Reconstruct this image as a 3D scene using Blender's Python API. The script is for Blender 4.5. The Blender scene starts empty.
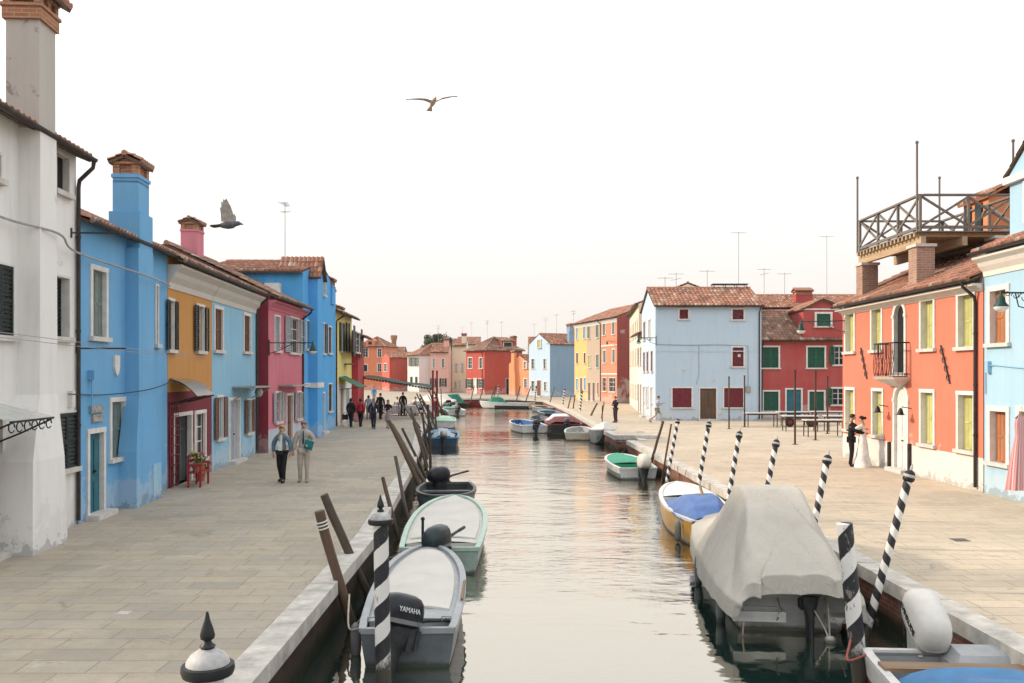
import bpy, math, random
from mathutils import Vector, Matrix, noise
random.seed(7)
SC = bpy.context.scene
COL = SC.collection
F, CX, HZ, EYE, WZ = 880.0, 512.0, 374.0, 3.12, -0.75
R = math.radians

def P(px, py, d): return Vector(((px-CX)*d/F, d, EYE-(py-HZ)*d/F))
def G(px, py, z=0.0):
    d = F*(EYE-z)/(py-HZ); return Vector(((px-CX)*d/F, d, z))

# ------------------------------------------------------------------ mesh builder
class MB:
    def __init__(s, M=None): s.v=[]; s.f=[]; s.mi=[]; s.uv=[]; s.M=M
    def add(s, vs, fs, mi=0, uv=None):
        b=len(s.v); s.v += [Vector(p) for p in vs]
        for k,f in enumerate(fs):
            s.f.append([b+i for i in f]); s.mi.append(mi)
            s.uv.append([uv[i] for i in f] if uv else [(0,0)]*len(f))
        return s
    def box(s,x0,x1,y0,y1,z0,z1,mi=0,M=None):
        vs=[Vector(p) for p in ((x0,y0,z0),(x1,y0,z0),(x1,y1,z0),(x0,y1,z0),(x0,y0,z1),(x1,y0,z1),(x1,y1,z1),(x0,y1,z1))]
        if M: vs=[M@p for p in vs]
        return s.add(vs,[(3,2,1,0),(4,5,6,7),(0,1,5,4),(1,2,6,5),(2,3,7,6),(3,0,4,7)],mi)
    def quad(s,a,b,c,d,mi=0): return s.add([a,b,c,d],[(0,1,2,3)],mi)
    def poly(s,pts,mi=0): return s.add(pts,[tuple(range(len(pts)))],mi)
    def tube(s,pts,r,n=8,mi=0,cap=True):
        pts=[Vector(p) for p in pts]; m=len(pts)
        rr=r if isinstance(r,(list,tuple)) else [r]*m
        vs=[];fs=[]
        up=None
        for i,p in enumerate(pts):
            t=(pts[min(i+1,m-1)]-pts[max(i-1,0)]).normalized()
            if up is None:
                up=Vector((0,0,1)) if abs(t.z)<.9 else Vector((1,0,0))
            a=t.cross(up).normalized(); b=a.cross(t).normalized(); up=b
            for k in range(n):
                q=2*math.pi*k/n; vs.append(p+(a*math.cos(q)+b*math.sin(q))*rr[i])
        for i in range(m-1):
            for k in range(n):
                k2=(k+1)%n; fs.append((i*n+k,i*n+k2,(i+1)*n+k2,(i+1)*n+k))
        if cap: fs.append(tuple(range(n-1,-1,-1))); fs.append(tuple(range((m-1)*n,m*n)))
        return s.add(vs,fs,mi)
    def lathe(s,prof,n=16,c=(0,0,0),mi=0,sx=1,sy=1):
        vs=[];fs=[]; c=Vector(c)
        for r,z in prof:
            for k in range(n):
                q=2*math.pi*k/n; vs.append(c+Vector((r*sx*math.cos(q),r*sy*math.sin(q),z)))
        m=len(prof)
        for i in range(m-1):
            for k in range(n):
                k2=(k+1)%n; fs.append((i*n+k,i*n+k2,(i+1)*n+k2,(i+1)*n+k))
        fs.append(tuple(range(n-1,-1,-1))); fs.append(tuple(range((m-1)*n,m*n)))
        return s.add(vs,fs,mi)
    def loft(s,secs,mi=0,cap=True,closed=True):
        n=len(secs[0]); vs=[p for q in secs for p in q]; fs=[]
        for i in range(len(secs)-1):
            for k in range(n if closed else n-1):
                k2=(k+1)%n; fs.append((i*n+k,i*n+k2,(i+1)*n+k2,(i+1)*n+k))
        if cap: fs.append(tuple(range(n-1,-1,-1))); fs.append(tuple(range((len(secs)-1)*n,len(secs)*n)))
        return s.add(vs,fs,mi)
    def ball(s,c,r,n=10,mi=0,sc=(1,1,1),M=None):
        prof=[]; c=Vector(c); vs=[];fs=[]; m=max(4,n//2+1)
        for i in range(m):
            a=math.pi*(i+.0)/(m-1)
            for k in range(n):
                q=2*math.pi*k/n
                p=Vector((math.sin(a)*math.cos(q)*sc[0],math.sin(a)*math.sin(q)*sc[1],-math.cos(a)*sc[2]))*r
                if M: p=M@p
                vs.append(c+p)
        for i in range(m-1):
            for k in range(n):
                k2=(k+1)%n; fs.append((i*n+k,i*n+k2,(i+1)*n+k2,(i+1)*n+k))
        return s.add(vs,fs,mi)
    def build(s,name,mats,parent=None,smooth=None,loc=None):
        me=bpy.data.meshes.new(name)
        vs=[s.M@p for p in s.v] if s.M else s.v
        me.from_pydata([tuple(p) for p in vs],[],s.f)
        if not isinstance(mats,(list,tuple)): mats=[mats]
        for m in mats: me.materials.append(m)
        me.polygons.foreach_set('material_index',s.mi)
        if any(u!=[(0,0)]*len(u) for u in s.uv[:4]+s.uv[-4:]):
            l=me.uv_layers.new(name='UVMap'); k=0
            flat=[c for u in s.uv for p in u for c in p]
            l.data.foreach_set('uv',flat)
        if smooth is not None:
            me.polygons.foreach_set('use_smooth',[True]*len(s.f))
            if smooth<179: me.set_sharp_from_angle(angle=R(smooth))
        me.update()
        o=bpy.data.objects.new(name,me); COL.objects.link(o)
        if parent: o.parent=parent
        if loc is not None: o.location=loc
        return o

def tag(o,label=None,cat=None,group=None,kind=None):
    if label: o['label']=label
    if cat: o['category']=cat
    if group: o['group']=group
    if kind: o['kind']=kind
    return o
def empty(name,loc,rz=0,label=None,cat=None,group=None):
    o=bpy.data.objects.new(name,None); COL.objects.link(o); o.empty_display_size=.2
    o.location=loc; o.rotation_euler=(0,0,rz)
    return tag(o,label,cat,group)
def kids(o): return [c for c in bpy.data.objects if c.parent==o]
def copy_tree(o,loc=None,rot=None,label=None,group=None,lvl=0):
    c=o.copy(); COL.objects.link(c)
    if loc is not None: c.location=loc
    if rot is not None: c.rotation_euler=rot
    if label: c['label']=label
    if group: c['group']=group
    for ch in list(o.children):
        d=copy_tree(ch,lvl=lvl+1); d.parent=c
    return c

# ------------------------------------------------------------------ materials
def lin(c):
    return tuple((x/12.92 if x<=.04045 else ((x+.055)/1.055)**2.4) for x in (v/255 for v in c))
def S(r,g,b,k=1.0):
    c=lin((r,g,b)); l=.3*c[0]+.55*c[1]+.15*c[2]
    return tuple(min(.92,(v*.84+l*.16)*k+.012) for v in c)
class NT:
    def __init__(s,name):
        s.m=bpy.data.materials.new(name); s.m.use_nodes=True; s.n=s.m.node_tree.nodes; s.l=s.m.node_tree.links
        s.b=s.n['Principled BSDF']; s.tc=s.n.new('ShaderNodeTexCoord')
    def link(s,a,b): s.l.new(a,b)
    def map(s,scale=(1,1,1),src='Object',rot=(0,0,0)):
        m=s.n.new('ShaderNodeMapping'); m.inputs['Scale'].default_value=scale; m.inputs['Rotation'].default_value=rot
        s.link(s.tc.outputs[src],m.inputs['Vector']); return m.outputs[0]
    def noise(s,vec,scale,detail=4,rough=.6,dist=0):
        t=s.n.new('ShaderNodeTexNoise'); t.inputs['Scale'].default_value=scale; t.inputs['Detail'].default_value=detail
        t.inputs['Roughness'].default_value=rough; t.inputs['Distortion'].default_value=dist
        s.link(vec,t.inputs['Vector']); return t.outputs[0]
    def ramp(s,fac,stops,interp='LINEAR'):
        r=s.n.new('ShaderNodeValToRGB'); r.color_ramp.interpolation=interp
        e=r.color_ramp.elements
        while len(e)<len(stops): e.new(.5)
        for q,(p,c) in zip(e,stops):
            q.position=p; q.color=(c,c,c,1) if not isinstance(c,(tuple,list)) else (*c[:3],1)
        s.link(fac,r.inputs[0]); return r.outputs[0]
    def mix(s,fac,a,b,mode='MIX'):
        m=s.n.new('ShaderNodeMix'); m.data_type='RGBA'; m.blend_type=mode
        for sock,v in ((m.inputs[0],fac),(m.inputs[6],a),(m.inputs[7],b)):
            if isinstance(v,(int,float)): sock.default_value=v
            elif isinstance(v,(tuple,list)): sock.default_value=(*v[:3],1)
            else: s.link(v,sock)
        return m.outputs[2]
    def math(s,op,a,b=None):
        m=s.n.new('ShaderNodeMath'); m.operation=op
        for i,v in enumerate((a,b)):
            if v is None: continue
            if isinstance(v,(int,float)): m.inputs[i].default_value=v
            else: s.link(v,m.inputs[i])
        return m.outputs[0]
    def color(s,c):
        if isinstance(c,tuple): s.b.inputs['Base Color'].default_value=(*c[:3],1)
        else: s.link(c,s.b.inputs['Base Color'])
    def bump(s,h,strength=.3,dist=.02,prev=None):
        b=s.n.new('ShaderNodeBump'); b.inputs['Strength'].default_value=strength; b.inputs['Distance'].default_value=dist
        s.link(h,b.inputs['Height'])
        if prev: s.link(prev,b.inputs['Normal'])
        s.link(b.outputs[0],s.b.inputs['Normal']); return b.outputs[0]
    def set(s,**k):
        for a,v in k.items(): s.b.inputs[a.replace('_',' ')].default_value=v
        return s
_mats={}
def plain(name,c,rough=.6,var=.12,scale=6,metal=0,bump=.15,spec=.3):
    """paint / wood / metal with a little wear"""
    if name in _mats: return _mats[name]
    t=NT(name); v=t.map()
    n=t.noise(v,scale,5,.65)
    f=t.ramp(n,[(.3,0.0),(.7,1.0)])
    lo=tuple(x*(1-var*1.6) for x in c); hi=tuple(min(.95,x*(1+var)+.004) for x in c)
    k=t.mix(f,lo,hi)
    if name.startswith('boat_'):   # scuffs along the hull and a slimy waterline
        s1=t.noise(t.map((1.2,1.2,7)),3.0,6,.7); k=t.mix(t.ramp(s1,[(.60,0.0),(.66,.5)]),k,tuple(x*.6+.03 for x in c))
        sp=t.n.new('ShaderNodeSeparateXYZ'); t.link(t.tc.outputs['Object'],sp.inputs[0]); z=t.math('ADD',sp.outputs[2],t.math('MULTIPLY',t.math('SUBTRACT',n,.5),.12))
        k=t.mix(t.ramp(t.math('ADD',z,.5),[(.54,.85),(.60,0.0)]),k,(.035,.045,.025))
    t.color(k); t.set(Roughness=rough,Metallic=metal)
    t.b.inputs['Specular IOR Level'].default_value=spec
    if bump: t.bump(t.noise(v,scale*7,3,.6),bump,.01)
    _mats[name]=t.m; return t.m
def plaster(name,c,pale=.3,patch=None,patch_amt=.64,rough=.92,streak=.25,pscale=.9,damp=.6):
    if name in _mats: return _mats[name]
    t=NT(name); v=t.map(); vs=t.map((2.2,2.2,.22))
    n1=t.noise(v,.7,6,.62); n2=t.noise(vs,1.6,5,.6); n3=t.noise(v,9,4,.7)
    p=tuple(x+(max(c)*.9+.08-x)*pale for x in c); dk=tuple(x*.74 for x in c)
    k=t.mix(t.ramp(n1,[(.42,0.0),(.75,.8)]),c,p)
    k=t.mix(t.ramp(n2,[(.5,0.0),(.78,streak*2)]),k,dk)
    k=t.mix(t.ramp(n3,[(.55,0.0),(.85,.35)]),k,dk)
    if patch:
        m=t.noise(v,pscale,7,.66,.4)
        k=t.mix(t.ramp(m,[(patch_amt,0.0),(patch_amt+.03,.85)]),k,patch)
    # salt bloom and flaked paint where the damp rises from the pavement, with ragged edges
    sp=t.n.new('ShaderNodeSeparateXYZ'); t.link(t.tc.outputs['Object'],sp.inputs[0])
    m2=t.noise(v,1.5,7,.68,.5); hh=t.math('SUBTRACT',t.math('MULTIPLY',m2,2.6),t.math('MULTIPLY',sp.outputs[2],.62))
    k=t.mix(t.ramp(hh,[(.86,0.0),(.92,damp)]),k,tuple(x*.45+.30 for x in c))
    m3=t.noise(v,3.3,6,.7,.3); h3=t.math('SUBTRACT',t.math('MULTIPLY',m3,2.2),t.math('MULTIPLY',sp.outputs[2],1.3))
    k=t.mix(t.ramp(h3,[(.92,0.0),(.97,damp)]),k,tuple(x*.25+.12 for x in c))
    t.color(k); t.set(Roughness=rough); t.b.inputs['Specular IOR Level'].default_value=.25
    n4=t.noise(v,45,3,.6)
    b=t.bump(n4,.25,.006); t.bump(n1,.25,.05,b)
    _mats[name]=t.m; return t.m
def tile_mat(name,base,var=.5):
    if name in _mats: return _mats[name]
    t=NT(name)
    fl=t.n.new('ShaderNodeVectorMath'); fl.operation='FLOOR'; t.link(t.tc.outputs['UV'],fl.inputs[0])
    w=t.n.new('ShaderNodeTexWhiteNoise'); w.noise_dimensions='2D'; t.link(fl.outputs[0],w.inputs['Vector'])
    c=t.ramp(w.outputs[0],[(0.0,tuple(x*.55 for x in base)),(.35,base),(.7,tuple(min(.9,x*1.25) for x in base)),(.9,tuple(min(.9,x*1.2+.05) for x in base)),(1.0,(.42,.36,.30))])
    n=t.noise(t.map(),1.4,6,.7)
    c=t.mix(t.ramp(n,[(.45,0.0),(.72,.75)]),c,(.16,.13,.11))
    n2=t.noise(t.map(),14,4,.7)
    c=t.mix(t.ramp(n2,[(.55,0.0),(.8,.5)]),c,(.30,.27,.22))
    t.color(c); t.set(Roughness=.9); t.bump(n2,.3,.01)
    _mats[name]=t.m; return t.m
def brick_mat(name,c1,c2,mortar,scale=1.0,stain=.4,bw=.26,bh=.075,algae=False):
    if name in _mats: return _mats[name]
    t=NT(name)
    # box-ish mapping: use x+y as the run of the wall and z as the height
    sep=t.n.new('ShaderNodeSeparateXYZ'); t.link(t.tc.outputs['Object'],sep.inputs[0])
    comb=t.n.new('ShaderNodeCombineXYZ'); t.link(t.math('ADD',sep.outputs[0],sep.outputs[1]),comb.inputs[0]); t.link(sep.outputs[2],comb.inputs[1])
    b=t.n.new('ShaderNodeTexBrick'); b.inputs['Scale'].default_value=scale
    b.inputs['Brick Width'].default_value=bw; b.inputs['Row Height'].default_value=bh; b.inputs['Mortar Size'].default_value=.008; b.inputs['Bias'].default_value=-.1
    b.inputs['Color1'].default_value=(*c1,1); b.inputs['Color2'].default_value=(*c2,1); b.inputs['Mortar'].default_value=(*mortar,1)
    t.link(comb.outputs[0],b.inputs['Vector'])
    v=t.map(); n=t.noise(v,1.3,6,.65)
    k=t.mix(t.ramp(n,[(.42,0.0),(.7,stain)]),b.outputs[0],tuple(x*.55+.01 for x in c2))
    n2=t.noise(v,12,4,.7); k=t.mix(t.ramp(n2,[(.5,0.0),(.8,.4)]),k,mortar)
    if algae:
        z=t.math('ADD',sep.outputs[2],t.math('MULTIPLY',t.math('SUBTRACT',n,.5),.5)); k=t.mix(t.ramp(t.math('ADD',z,1.0),[(.40,.95),(.58,0.0)]),k,(.018,.024,.012))
        n5=t.noise(v,2.2,6,.7); k=t.mix(t.ramp(n5,[(.56,0.0),(.62,.8)]),k,tuple(x*.6 for x in mortar))
    t.color(k); t.set(Roughness=.92); t.b.inputs['Specular IOR Level'].default_value=.12; bb=t.bump(t.math('MULTIPLY',b.outputs[1],-1),.5,.015); t.bump(n2,.3,.01,bb)
    _mats[name]=t.m; return t.m
def wood_mat(name,c,dark=.45,rough=.8,axis=2):
    if name in _mats: return _mats[name]
    t=NT(name); sc=[14,14,14]; sc[axis]=.9
    v=t.map(tuple(sc)); n=t.noise(v,1.0,6,.65,.6); n2=t.noise(t.map(),1.8,5,.6)
    k=t.mix(t.ramp(n,[(.3,0.0),(.7,1.0)]),tuple(x*dark for x in c),c)
    k=t.mix(t.ramp(n2,[(.5,0.0),(.75,.5)]),k,tuple(x*.5+.06 for x in c))
    t.color(k); t.set(Roughness=rough); t.bump(n,.5,.01)
    _mats[name]=t.m; return t.m
def stripe_mat(name,pitch,wear,hand=1,dark=(.012,.014,.02),light=(.72,.71,.68),zlow=.3):
    if name in _mats: return _mats[name]
    t=NT(name); sep=t.n.new('ShaderNodeSeparateXYZ'); t.link(t.tc.outputs['Object'],sep.inputs[0])
    a=t.math('DIVIDE',t.math('ARCTAN2',sep.outputs[0],sep.outputs[1]),2*math.pi)
    f=t.math('FRACT',t.math('ADD',t.math('DIVIDE',sep.outputs[2],pitch),t.math('ADD',t.math('MULTIPLY',a,hand),10.0)))
    wob=t.noise(t.map(),20,3,.6)
    f=t.math('ADD',f,t.math('MULTIPLY',t.math('SUBTRACT',wob,.5),.05))
    st=t.ramp(f,[(.485,0.0),(.5,1.0)])
    k=t.mix(st,light,dark)
    n=t.noise(t.map((1,1,.5)),9,7,.72); n2=t.noise(t.map(),30,5,.7)
    amt=.70-.13*wear
    k=t.mix(t.ramp(n,[(amt,0.0),(amt+.03,1.0)]),k,(.20,.18,.155))
    k=t.mix(t.ramp(n2,[(.6,0.0),(.8,.4)]),k,(.3,.28,.25))
    # bare, weed-stained wood in the tide zone of the post
    z=t.math('ADD',sep.outputs[2],t.math('MULTIPLY',t.math('SUBTRACT',n,.5),1.2))
    k=t.mix(t.ramp(t.math('DIVIDE',z,2.0),[(zlow/2,1.0),(zlow/2+.12,0.0)]),k,(.05,.045,.035))
    t.color(k); t.set(Roughness=.55); t.bump(n2,.3,.006)
    _mats[name]=t.m; return t.m
def glass_mat(name='window_glass',c=(.02,.028,.032)):
    if name in _mats: return _mats[name]
    t=NT(name); n=t.noise(t.map(),1.1,2,.5)
    t.color(t.mix(t.ramp(n,[(.35,0.0),(.65,1.0)]),tuple(x*.5 for x in c),tuple(x*1.6 for x in c)))
    t.set(Roughness=.08); t.b.inputs['Specular IOR Level'].default_value=.13; t.bump(n,.05,.05); _mats[name]=t.m; return t.m
def cloth(name,c,scale=3,rough=.9,var=.1):
    return plain(name,c,rough,var,scale,0,.25,.2)

MAT=dict(
 stone=plain('white_stone',(.56,.54,.51),.8,.12,5), trim=plain('white_trim_paint',(.66,.65,.63),.75,.1,4),
 dgreen=plain('dark_green_paint',(.008,.020,.020),.55,.2,5), green=plain('green_paint',(.006,.10,.062),.55,.15,5),
 maroon=plain('maroon_paint',(.155,.018,.030),.6,.15,5), lime=plain('lime_paint',(.47,.47,.19),.65,.12,3),
 greyblue=plain('grey_blue_paint',(.33,.37,.42),.65,.12,4), brown=wood_mat('brown_shutter_wood',(.20,.085,.05)),
 owood=wood_mat('orange_shutter_wood',(.50,.20,.085)), sage=plain('sage_paint',(.16,.21,.20),.65,.15,4),
 teal=plain('teal_paint',(.02,.13,.18),.6,.15,4), lblue=plain('light_blue_paint',(.22,.42,.60),.6,.1,4),
 dwood=wood_mat('dark_door_wood',(.13,.075,.045)), iron=plain('black_iron',(.018,.018,.02),.5,.2,8,.3),
 copper=plain('dark_copper',(.05,.042,.04),.5,.2,6,.5), dark=plain('dark_room',(.012,.013,.014),.9,.1,3),
 glass=glass_mat(), tin=plain('tin_grey',(.33,.33,.33),.45,.12,6,.6),
 tile=tile_mat('roof_tiles',(.29,.125,.075)), tile2=tile_mat('roof_tiles_brown',(.23,.115,.075)),
 brick=brick_mat('chimney_brick',(.42,.19,.10),(.32,.13,.07),(.40,.34,.28)),
 pierbrick=brick_mat('pier_brick',(.40,.24,.17),(.30,.17,.12),(.42,.38,.34)),
 wire=plain('wire_black',(.02,.02,.02),.6,.1,4,0,0), grey=plain('grey_cable',(.30,.30,.30),.7,.1,4,0,0),
)
# ------------------------------------------------------------------ houses
def ray(A,B,px):
    r=(px-CX)/F; dx,dy=B[0]-A[0],B[1]-A[1]
    s=(r*A[1]-A[0])/(dx-r*dy); return s*math.hypot(dx,dy), A[1]+dy*s
def tiles(mb,e0,e1,r1,r0,pitch=.20,row=.34,mi=0,amp=.06,seg=6,thick=.07,jit=.010):
    """barrel tiles over the slope e0-e1 (eave) to r0-r1 (ridge)"""
    e0,e1,r0,r1=map(Vector,(e0,e1,r0,r1))
    W=max((e1-e0).length,(r1-r0).length); L=((r0-e0).length+(r1-e1).length)/2
    nc=max(2,round(W/pitch)); nr=max(2,round(L/row)); nu=nc*seg
    nrm=(e1-e0+(r1-r0)).cross(r0-e0+(r1-e1)).normalized()
    if nrm.z<0: nrm=-nrm
    rnd=random.Random(int(abs(e0.x*31+e0.y*17+L*100)))
    off=[[rnd.uniform(-jit,jit) for _ in range(nc+1)] for _ in range(nr+1)]
    vs=[];uv=[];fs=[]
    sag=lambda u,v: .03*math.sin(u*5.1+v*3)*math.sin(v*math.pi)
    def pt(i,v,lift,j):
        u=i/nu; p=(e0.lerp(e1,u)).lerp(r0.lerp(r1,u),v)
        ph=(i%seg)/seg; c=(i//seg)%nc
        h=amp*(1-abs(2*ph-1)**1.6 if True else 0)
        return p+nrm*(h+lift+off[j][min(nc,i//seg)]*(.5 if i%seg else 0)+sag(u,v))
    def line(v,lift,j,vv):
        b=len(vs)
        for i in range(nu+1):
            vs.append(pt(i,v,lift,j)); uv.append((i/seg+.001,vv))
        return b
    # eave lip
    b0=len(vs)
    for i in range(nu+1):
        vs.append((e0.lerp(e1,i/nu))-nrm*.02); uv.append((i/seg+.001,.2))
    prev=b0
    for j in range(nr):
        a=line(j/nr,.028,j,j+.1); c=line((j+1)/nr,0,j,j+.9)
        for x,y in ((prev,a),(a,c)):
            for i in range(nu): fs.append((x+i,x+i+1,y+i+1,y+i))
        prev=c
    mb.add(vs,fs,mi,uv)
    # boarding under the tiles
    d=nrm*thick; q=[e0-nrm*.021,e1-nrm*.021,r1-nrm*.021,r0-nrm*.021]; w=[p-d for p in q]
    mb.add(q+w,[(7,6,5,4),(0,1,5,4),(1,2,6,5),(2,3,7,6),(3,0,4,7)],1,[(0,0)]*8)
def ridge(mb,a,b,mi=0,r=.11):
    a,b=Vector(a),Vector(b); n=max(2,int((b-a).length/.38)); pts=[];rs=[]
    for i in range(n+1):
        p=a.lerp(b,i/n)
        if i<n: pts+= [p, a.lerp(b,(i+.93)/n)]; rs+=[r,r*.86]
    mb.tube(pts,rs,8,mi)

def wall(mb,M,W,h,ops,bands,gable=None,rev=.30,gm=None):
    """wall plane with real openings; bands = [(z, material index)] upward"""
    us={0,W}; zs={0,h}
    for o in ops: us|={o[0],o[0]+o[2]}; zs|={o[1],o[1]+o[3]}
    for z,_ in bands: zs.add(min(max(z,0),h))
    us=sorted(us); zs=sorted(zs)
    def mat(z):
        m=0
        for zz,i in bands:
            if z>=zz: m=i
        return m
    T=(lambda p:M@Vector(p))
    for i in range(len(us)-1):
        for j in range(len(zs)-1):
            a,b,c,d=us[i],us[i+1],zs[j],zs[j+1]
            if b-a<1e-5 or d-c<1e-5: continue
            m,n=(a+b)/2,(c+d)/2
            if any(o[0]<m<o[0]+o[2] and o[1]<n<o[1]+o[3] for o in ops): continue
            mb.add([T((a,0,c)),T((b,0,c)),T((b,0,d)),T((a,0,d))],[(0,1,2,3)],mat(n))
    for o in ops:
        x0,x1,z0,z1=o[0],o[0]+o[2],o[1],o[1]+o[3]; k=mat((z0+z1)/2)
        for q in (((x0,0,z0),(x0,0,z1),(x0,rev,z1),(x0,rev,z0)),((x1,0,z0),(x1,rev,z0),(x1,rev,z1),(x1,0,z1)),
                  ((x0,0,z1),(x1,0,z1),(x1,rev,z1),(x0,rev,z1)),((x0,0,z0),(x0,rev,z0),(x1,rev,z0),(x1,0,z0)),((x0,rev,z0),(x0,rev,z1),(x1,rev,z1),(x1,rev,z0))):
            mb.add([T(p) for p in q],[(0,1,2,3)],k)
    if gable: mb.add([T((0,0,h)),T((W,0,h)),T((W/2,0,h+gable))],[(0,1,2)],mat(h))

def leaf(M,x0,x1,y,z0,z1,mat,parent,lou=True,ang=0,hinge=0,th=.035):
    """one shutter leaf with rails and slats; ang swings it about its hinge edge"""
    mb=MB(); w=x1-x0; r=min(.055,w*.2)
    mb.box(0,r,0,th,0,z1-z0); mb.box(w-r,w,0,th,0,z1-z0)
    for z in (0,(z1-z0)*.5-r/2,z1-z0-r): mb.box(r,w-r,-.012 if not lou else .001,th-.001,z,z+r)
    if lou:
        n=max(3,int((z1-z0)/.075))
        for k in range(n):
            z=(k+.15)*(z1-z0)/n
            mb.add([Vector(p) for p in ((r,.004,z),(w-r,.004,z),(w-r,th-.005,z+.05),(r,th-.005,z+.05),(r,.012,z-.008),(w-r,.012,z-.008),(w-r,th-.001,z+.042),(r,th-.001,z+.042))],[(0,1,2,3),(7,6,5,4),(0,4,5,1),(1,5,6,2),(2,6,7,3),(3,7,4,0)])
    else:
        n=max(2,round((w-2*r)/.11))
        for k in range(n):
            a=r+(w-2*r)*k/n; mb.box(a+.008,a+(w-2*r)/n-.008,.006,th-.012,.004,z1-z0-.004)
    if not lou: mb.box(.004,w-.004,th-.012,th-.004,.01,z1-z0-.01)
    if hinge==0: T=Matrix.Translation((x0,y,z0))@Matrix.Rotation(ang,4,'Z')
    else: T=Matrix.Translation((x1,y,z0))@Matrix.Rotation(ang,4,'Z')@Matrix.Translation((-w,0,0))
    mb.M=M@T
    return mb.build('shutter',mat,parent)

def window(root,M,x,z,w,h,kind='closed',frame='trim',shut='dgreen',fw=.11,far=False,arch=False,lou=True,sill=True,deep=0):
    fm=MAT[frame]; g=.008; mb=MB(M); pr=-.035; fd=(.05 if kind in ('open','glass') else .10)+deep
    mb.box(x-fw,x+g,pr,fd,z,z+h); mb.box(x+w-g,x+w+fw,pr,fd,z,z+h)
    if arch:
        n=12; r0=w/2-g; r1=w/2+fw; cx=x+w/2; cz=z+h
        for k in range(n):
            a,b=math.pi*k/n,math.pi*(k+1)/n
            q=[(cx+r*math.cos(t),yy,cz+r*math.sin(t)) for yy in (pr,.10) for (r,t) in ((r0,a),(r1,a),(r1,b),(r0,b))]
            mb.add(q,[(0,1,2,3),(7,6,5,4),(0,4,5,1),(1,5,6,2),(2,6,7,3),(3,7,4,0)])
        mb.box(cx-.07,cx+.07,pr-.03,.0,cz+r0-.02,cz+r1+.06)
        for s in (x-fw-.03,x+w-.02): mb.box(s,s+fw+.05,pr-.02,.0,cz-.05,cz+.05)
    else: mb.box(x-fw-.01,x+w+fw+.01,pr-.005,.10,z+h-g,z+h+fw)
    isdoor=kind.startswith('door')
    if not isdoor and not sill: mb.box(x-fw,x+w+fw,pr,.10,z-fw,z+g)
    # glazing bars belong to the frame's mesh
    if kind in ('glass','open','ajar'):
        mb.box(x+g,x+g+.05,.085,.115,z,z+h); mb.box(x+w-g-.05,x+w-g,.085,.115,z,z+h)
        mb.box(x+w/2-.03,x+w/2+.03,.083,.117,z,z+h)
        for q in (.0,.36,.68,.97): mb.box(x+g,x+w-g,.086,.114,z+h*q,z+h*q+.035)
    f=mb.build('door' if isdoor else 'window',fm,root)
    if not isdoor and sill:
        s=MB(M); s.box(x-fw-.06,x+w+fw+.06,pr-.07,.098,z-.09,z+g); s.build('sill',MAT['stone'],f)
    if kind in ('glass','open','ajar','dark'):
        p=MB(M); p.box(x+.002,x+w-.002,.10,.13,z+.002,z+h+(w/2 if arch else 0)-.002); p.build('pane',MAT['glass' if kind!='dark' else 'dark'],f)
    sm=MAT[shut]
    if kind=='closed':
        leaf(M,x+.012,x+w/2-.004,.03+deep,z+.012,z+h-.01,sm,f,lou); leaf(M,x+w/2+.004,x+w-.012,.03+deep,z+.012,z+h-.01,sm,f,lou)
    elif kind=='open':
        leaf(M,x-w/2-.02,x-.02,-.085,z,z+h,sm,f,lou); leaf(M,x+w+.02,x+w+w/2+.02,-.085,z,z+h,sm,f,lou)
    elif kind=='ajar':
        leaf(M,x-.01,x+w/2-.01,-.05,z,z+h,sm,f,lou,ang=R(-100),hinge=0); leaf(M,x+w/2+.01,x+w+.01,-.05,z,z+h,sm,f,lou,ang=R(112),hinge=1)
    elif kind=='half':
        p=MB(M); p.box(x+.002,x+w-.002,.10,.13,z+.002,z+h-.002); p.build('pane',MAT['glass'],f)
        leaf(M,x+.012,x+w/2-.004,.03,z+.012,z+h-.01,sm,f,lou); leaf(M,x+w/2+.01,x+w+.01,-.04,z,z+h,sm,f,lou,ang=R(85),hinge=1)
    elif kind=='door':
        d=MB(M); d.box(x+.01,x+w-.01,.07,.11,z+.01,z+h-.01)
        for a,b in ((.08,.44),(.56,.92)):
            for c,e in ((.06,.42),(.5,.92)): d.box(x+w*a,x+w*b,.05,.071,z+h*c,z+h*e)
        if arch: d.box(x+.01,x+w-.01,.07,.11,z+h-.01,z+h+w*.47)
        dd=d.build('door_leaf',sm,f)
        k=MB(M); k.ball((x+w*.53,.02,z+1.0),.035,8); k.tube([(x+w*.53,.06,z+1.0),(x+w*.53,.02,z+1.0)],.012,6); k.build('handle',MAT['iron'],f)
        s=MB(M); s.box(x-fw-.05,x+w+fw+.05,-.28,.06,z-.01,z+.11); s.build('doorstep',MAT['stone'],f)
    elif kind=='door_dark':
        d=MB(M); d.box(x+.002,x+w-.002,.12,.15,z+.01,z+h-.002); d.box(x+w*.5-.03,x+w*.5+.03,.08,.119,z+.01,z+h-.002); d.box(x+.01,x+w-.01,.085,.118,z+h*.78,z+h*.78+.06); d.build('doorway',MAT['glass'],f)
    elif kind=='door_open':
        d=MB(M); d.box(x+.002,x+w-.002,.12,.15,z+.01,z+h-.002); d.build('doorway',MAT['dark'],f)
        leaf(M,x-.01,x+w/2-.01,-.04,z+.02,z+h,sm,f,False,ang=R(-95),hinge=0)
    return f

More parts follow.
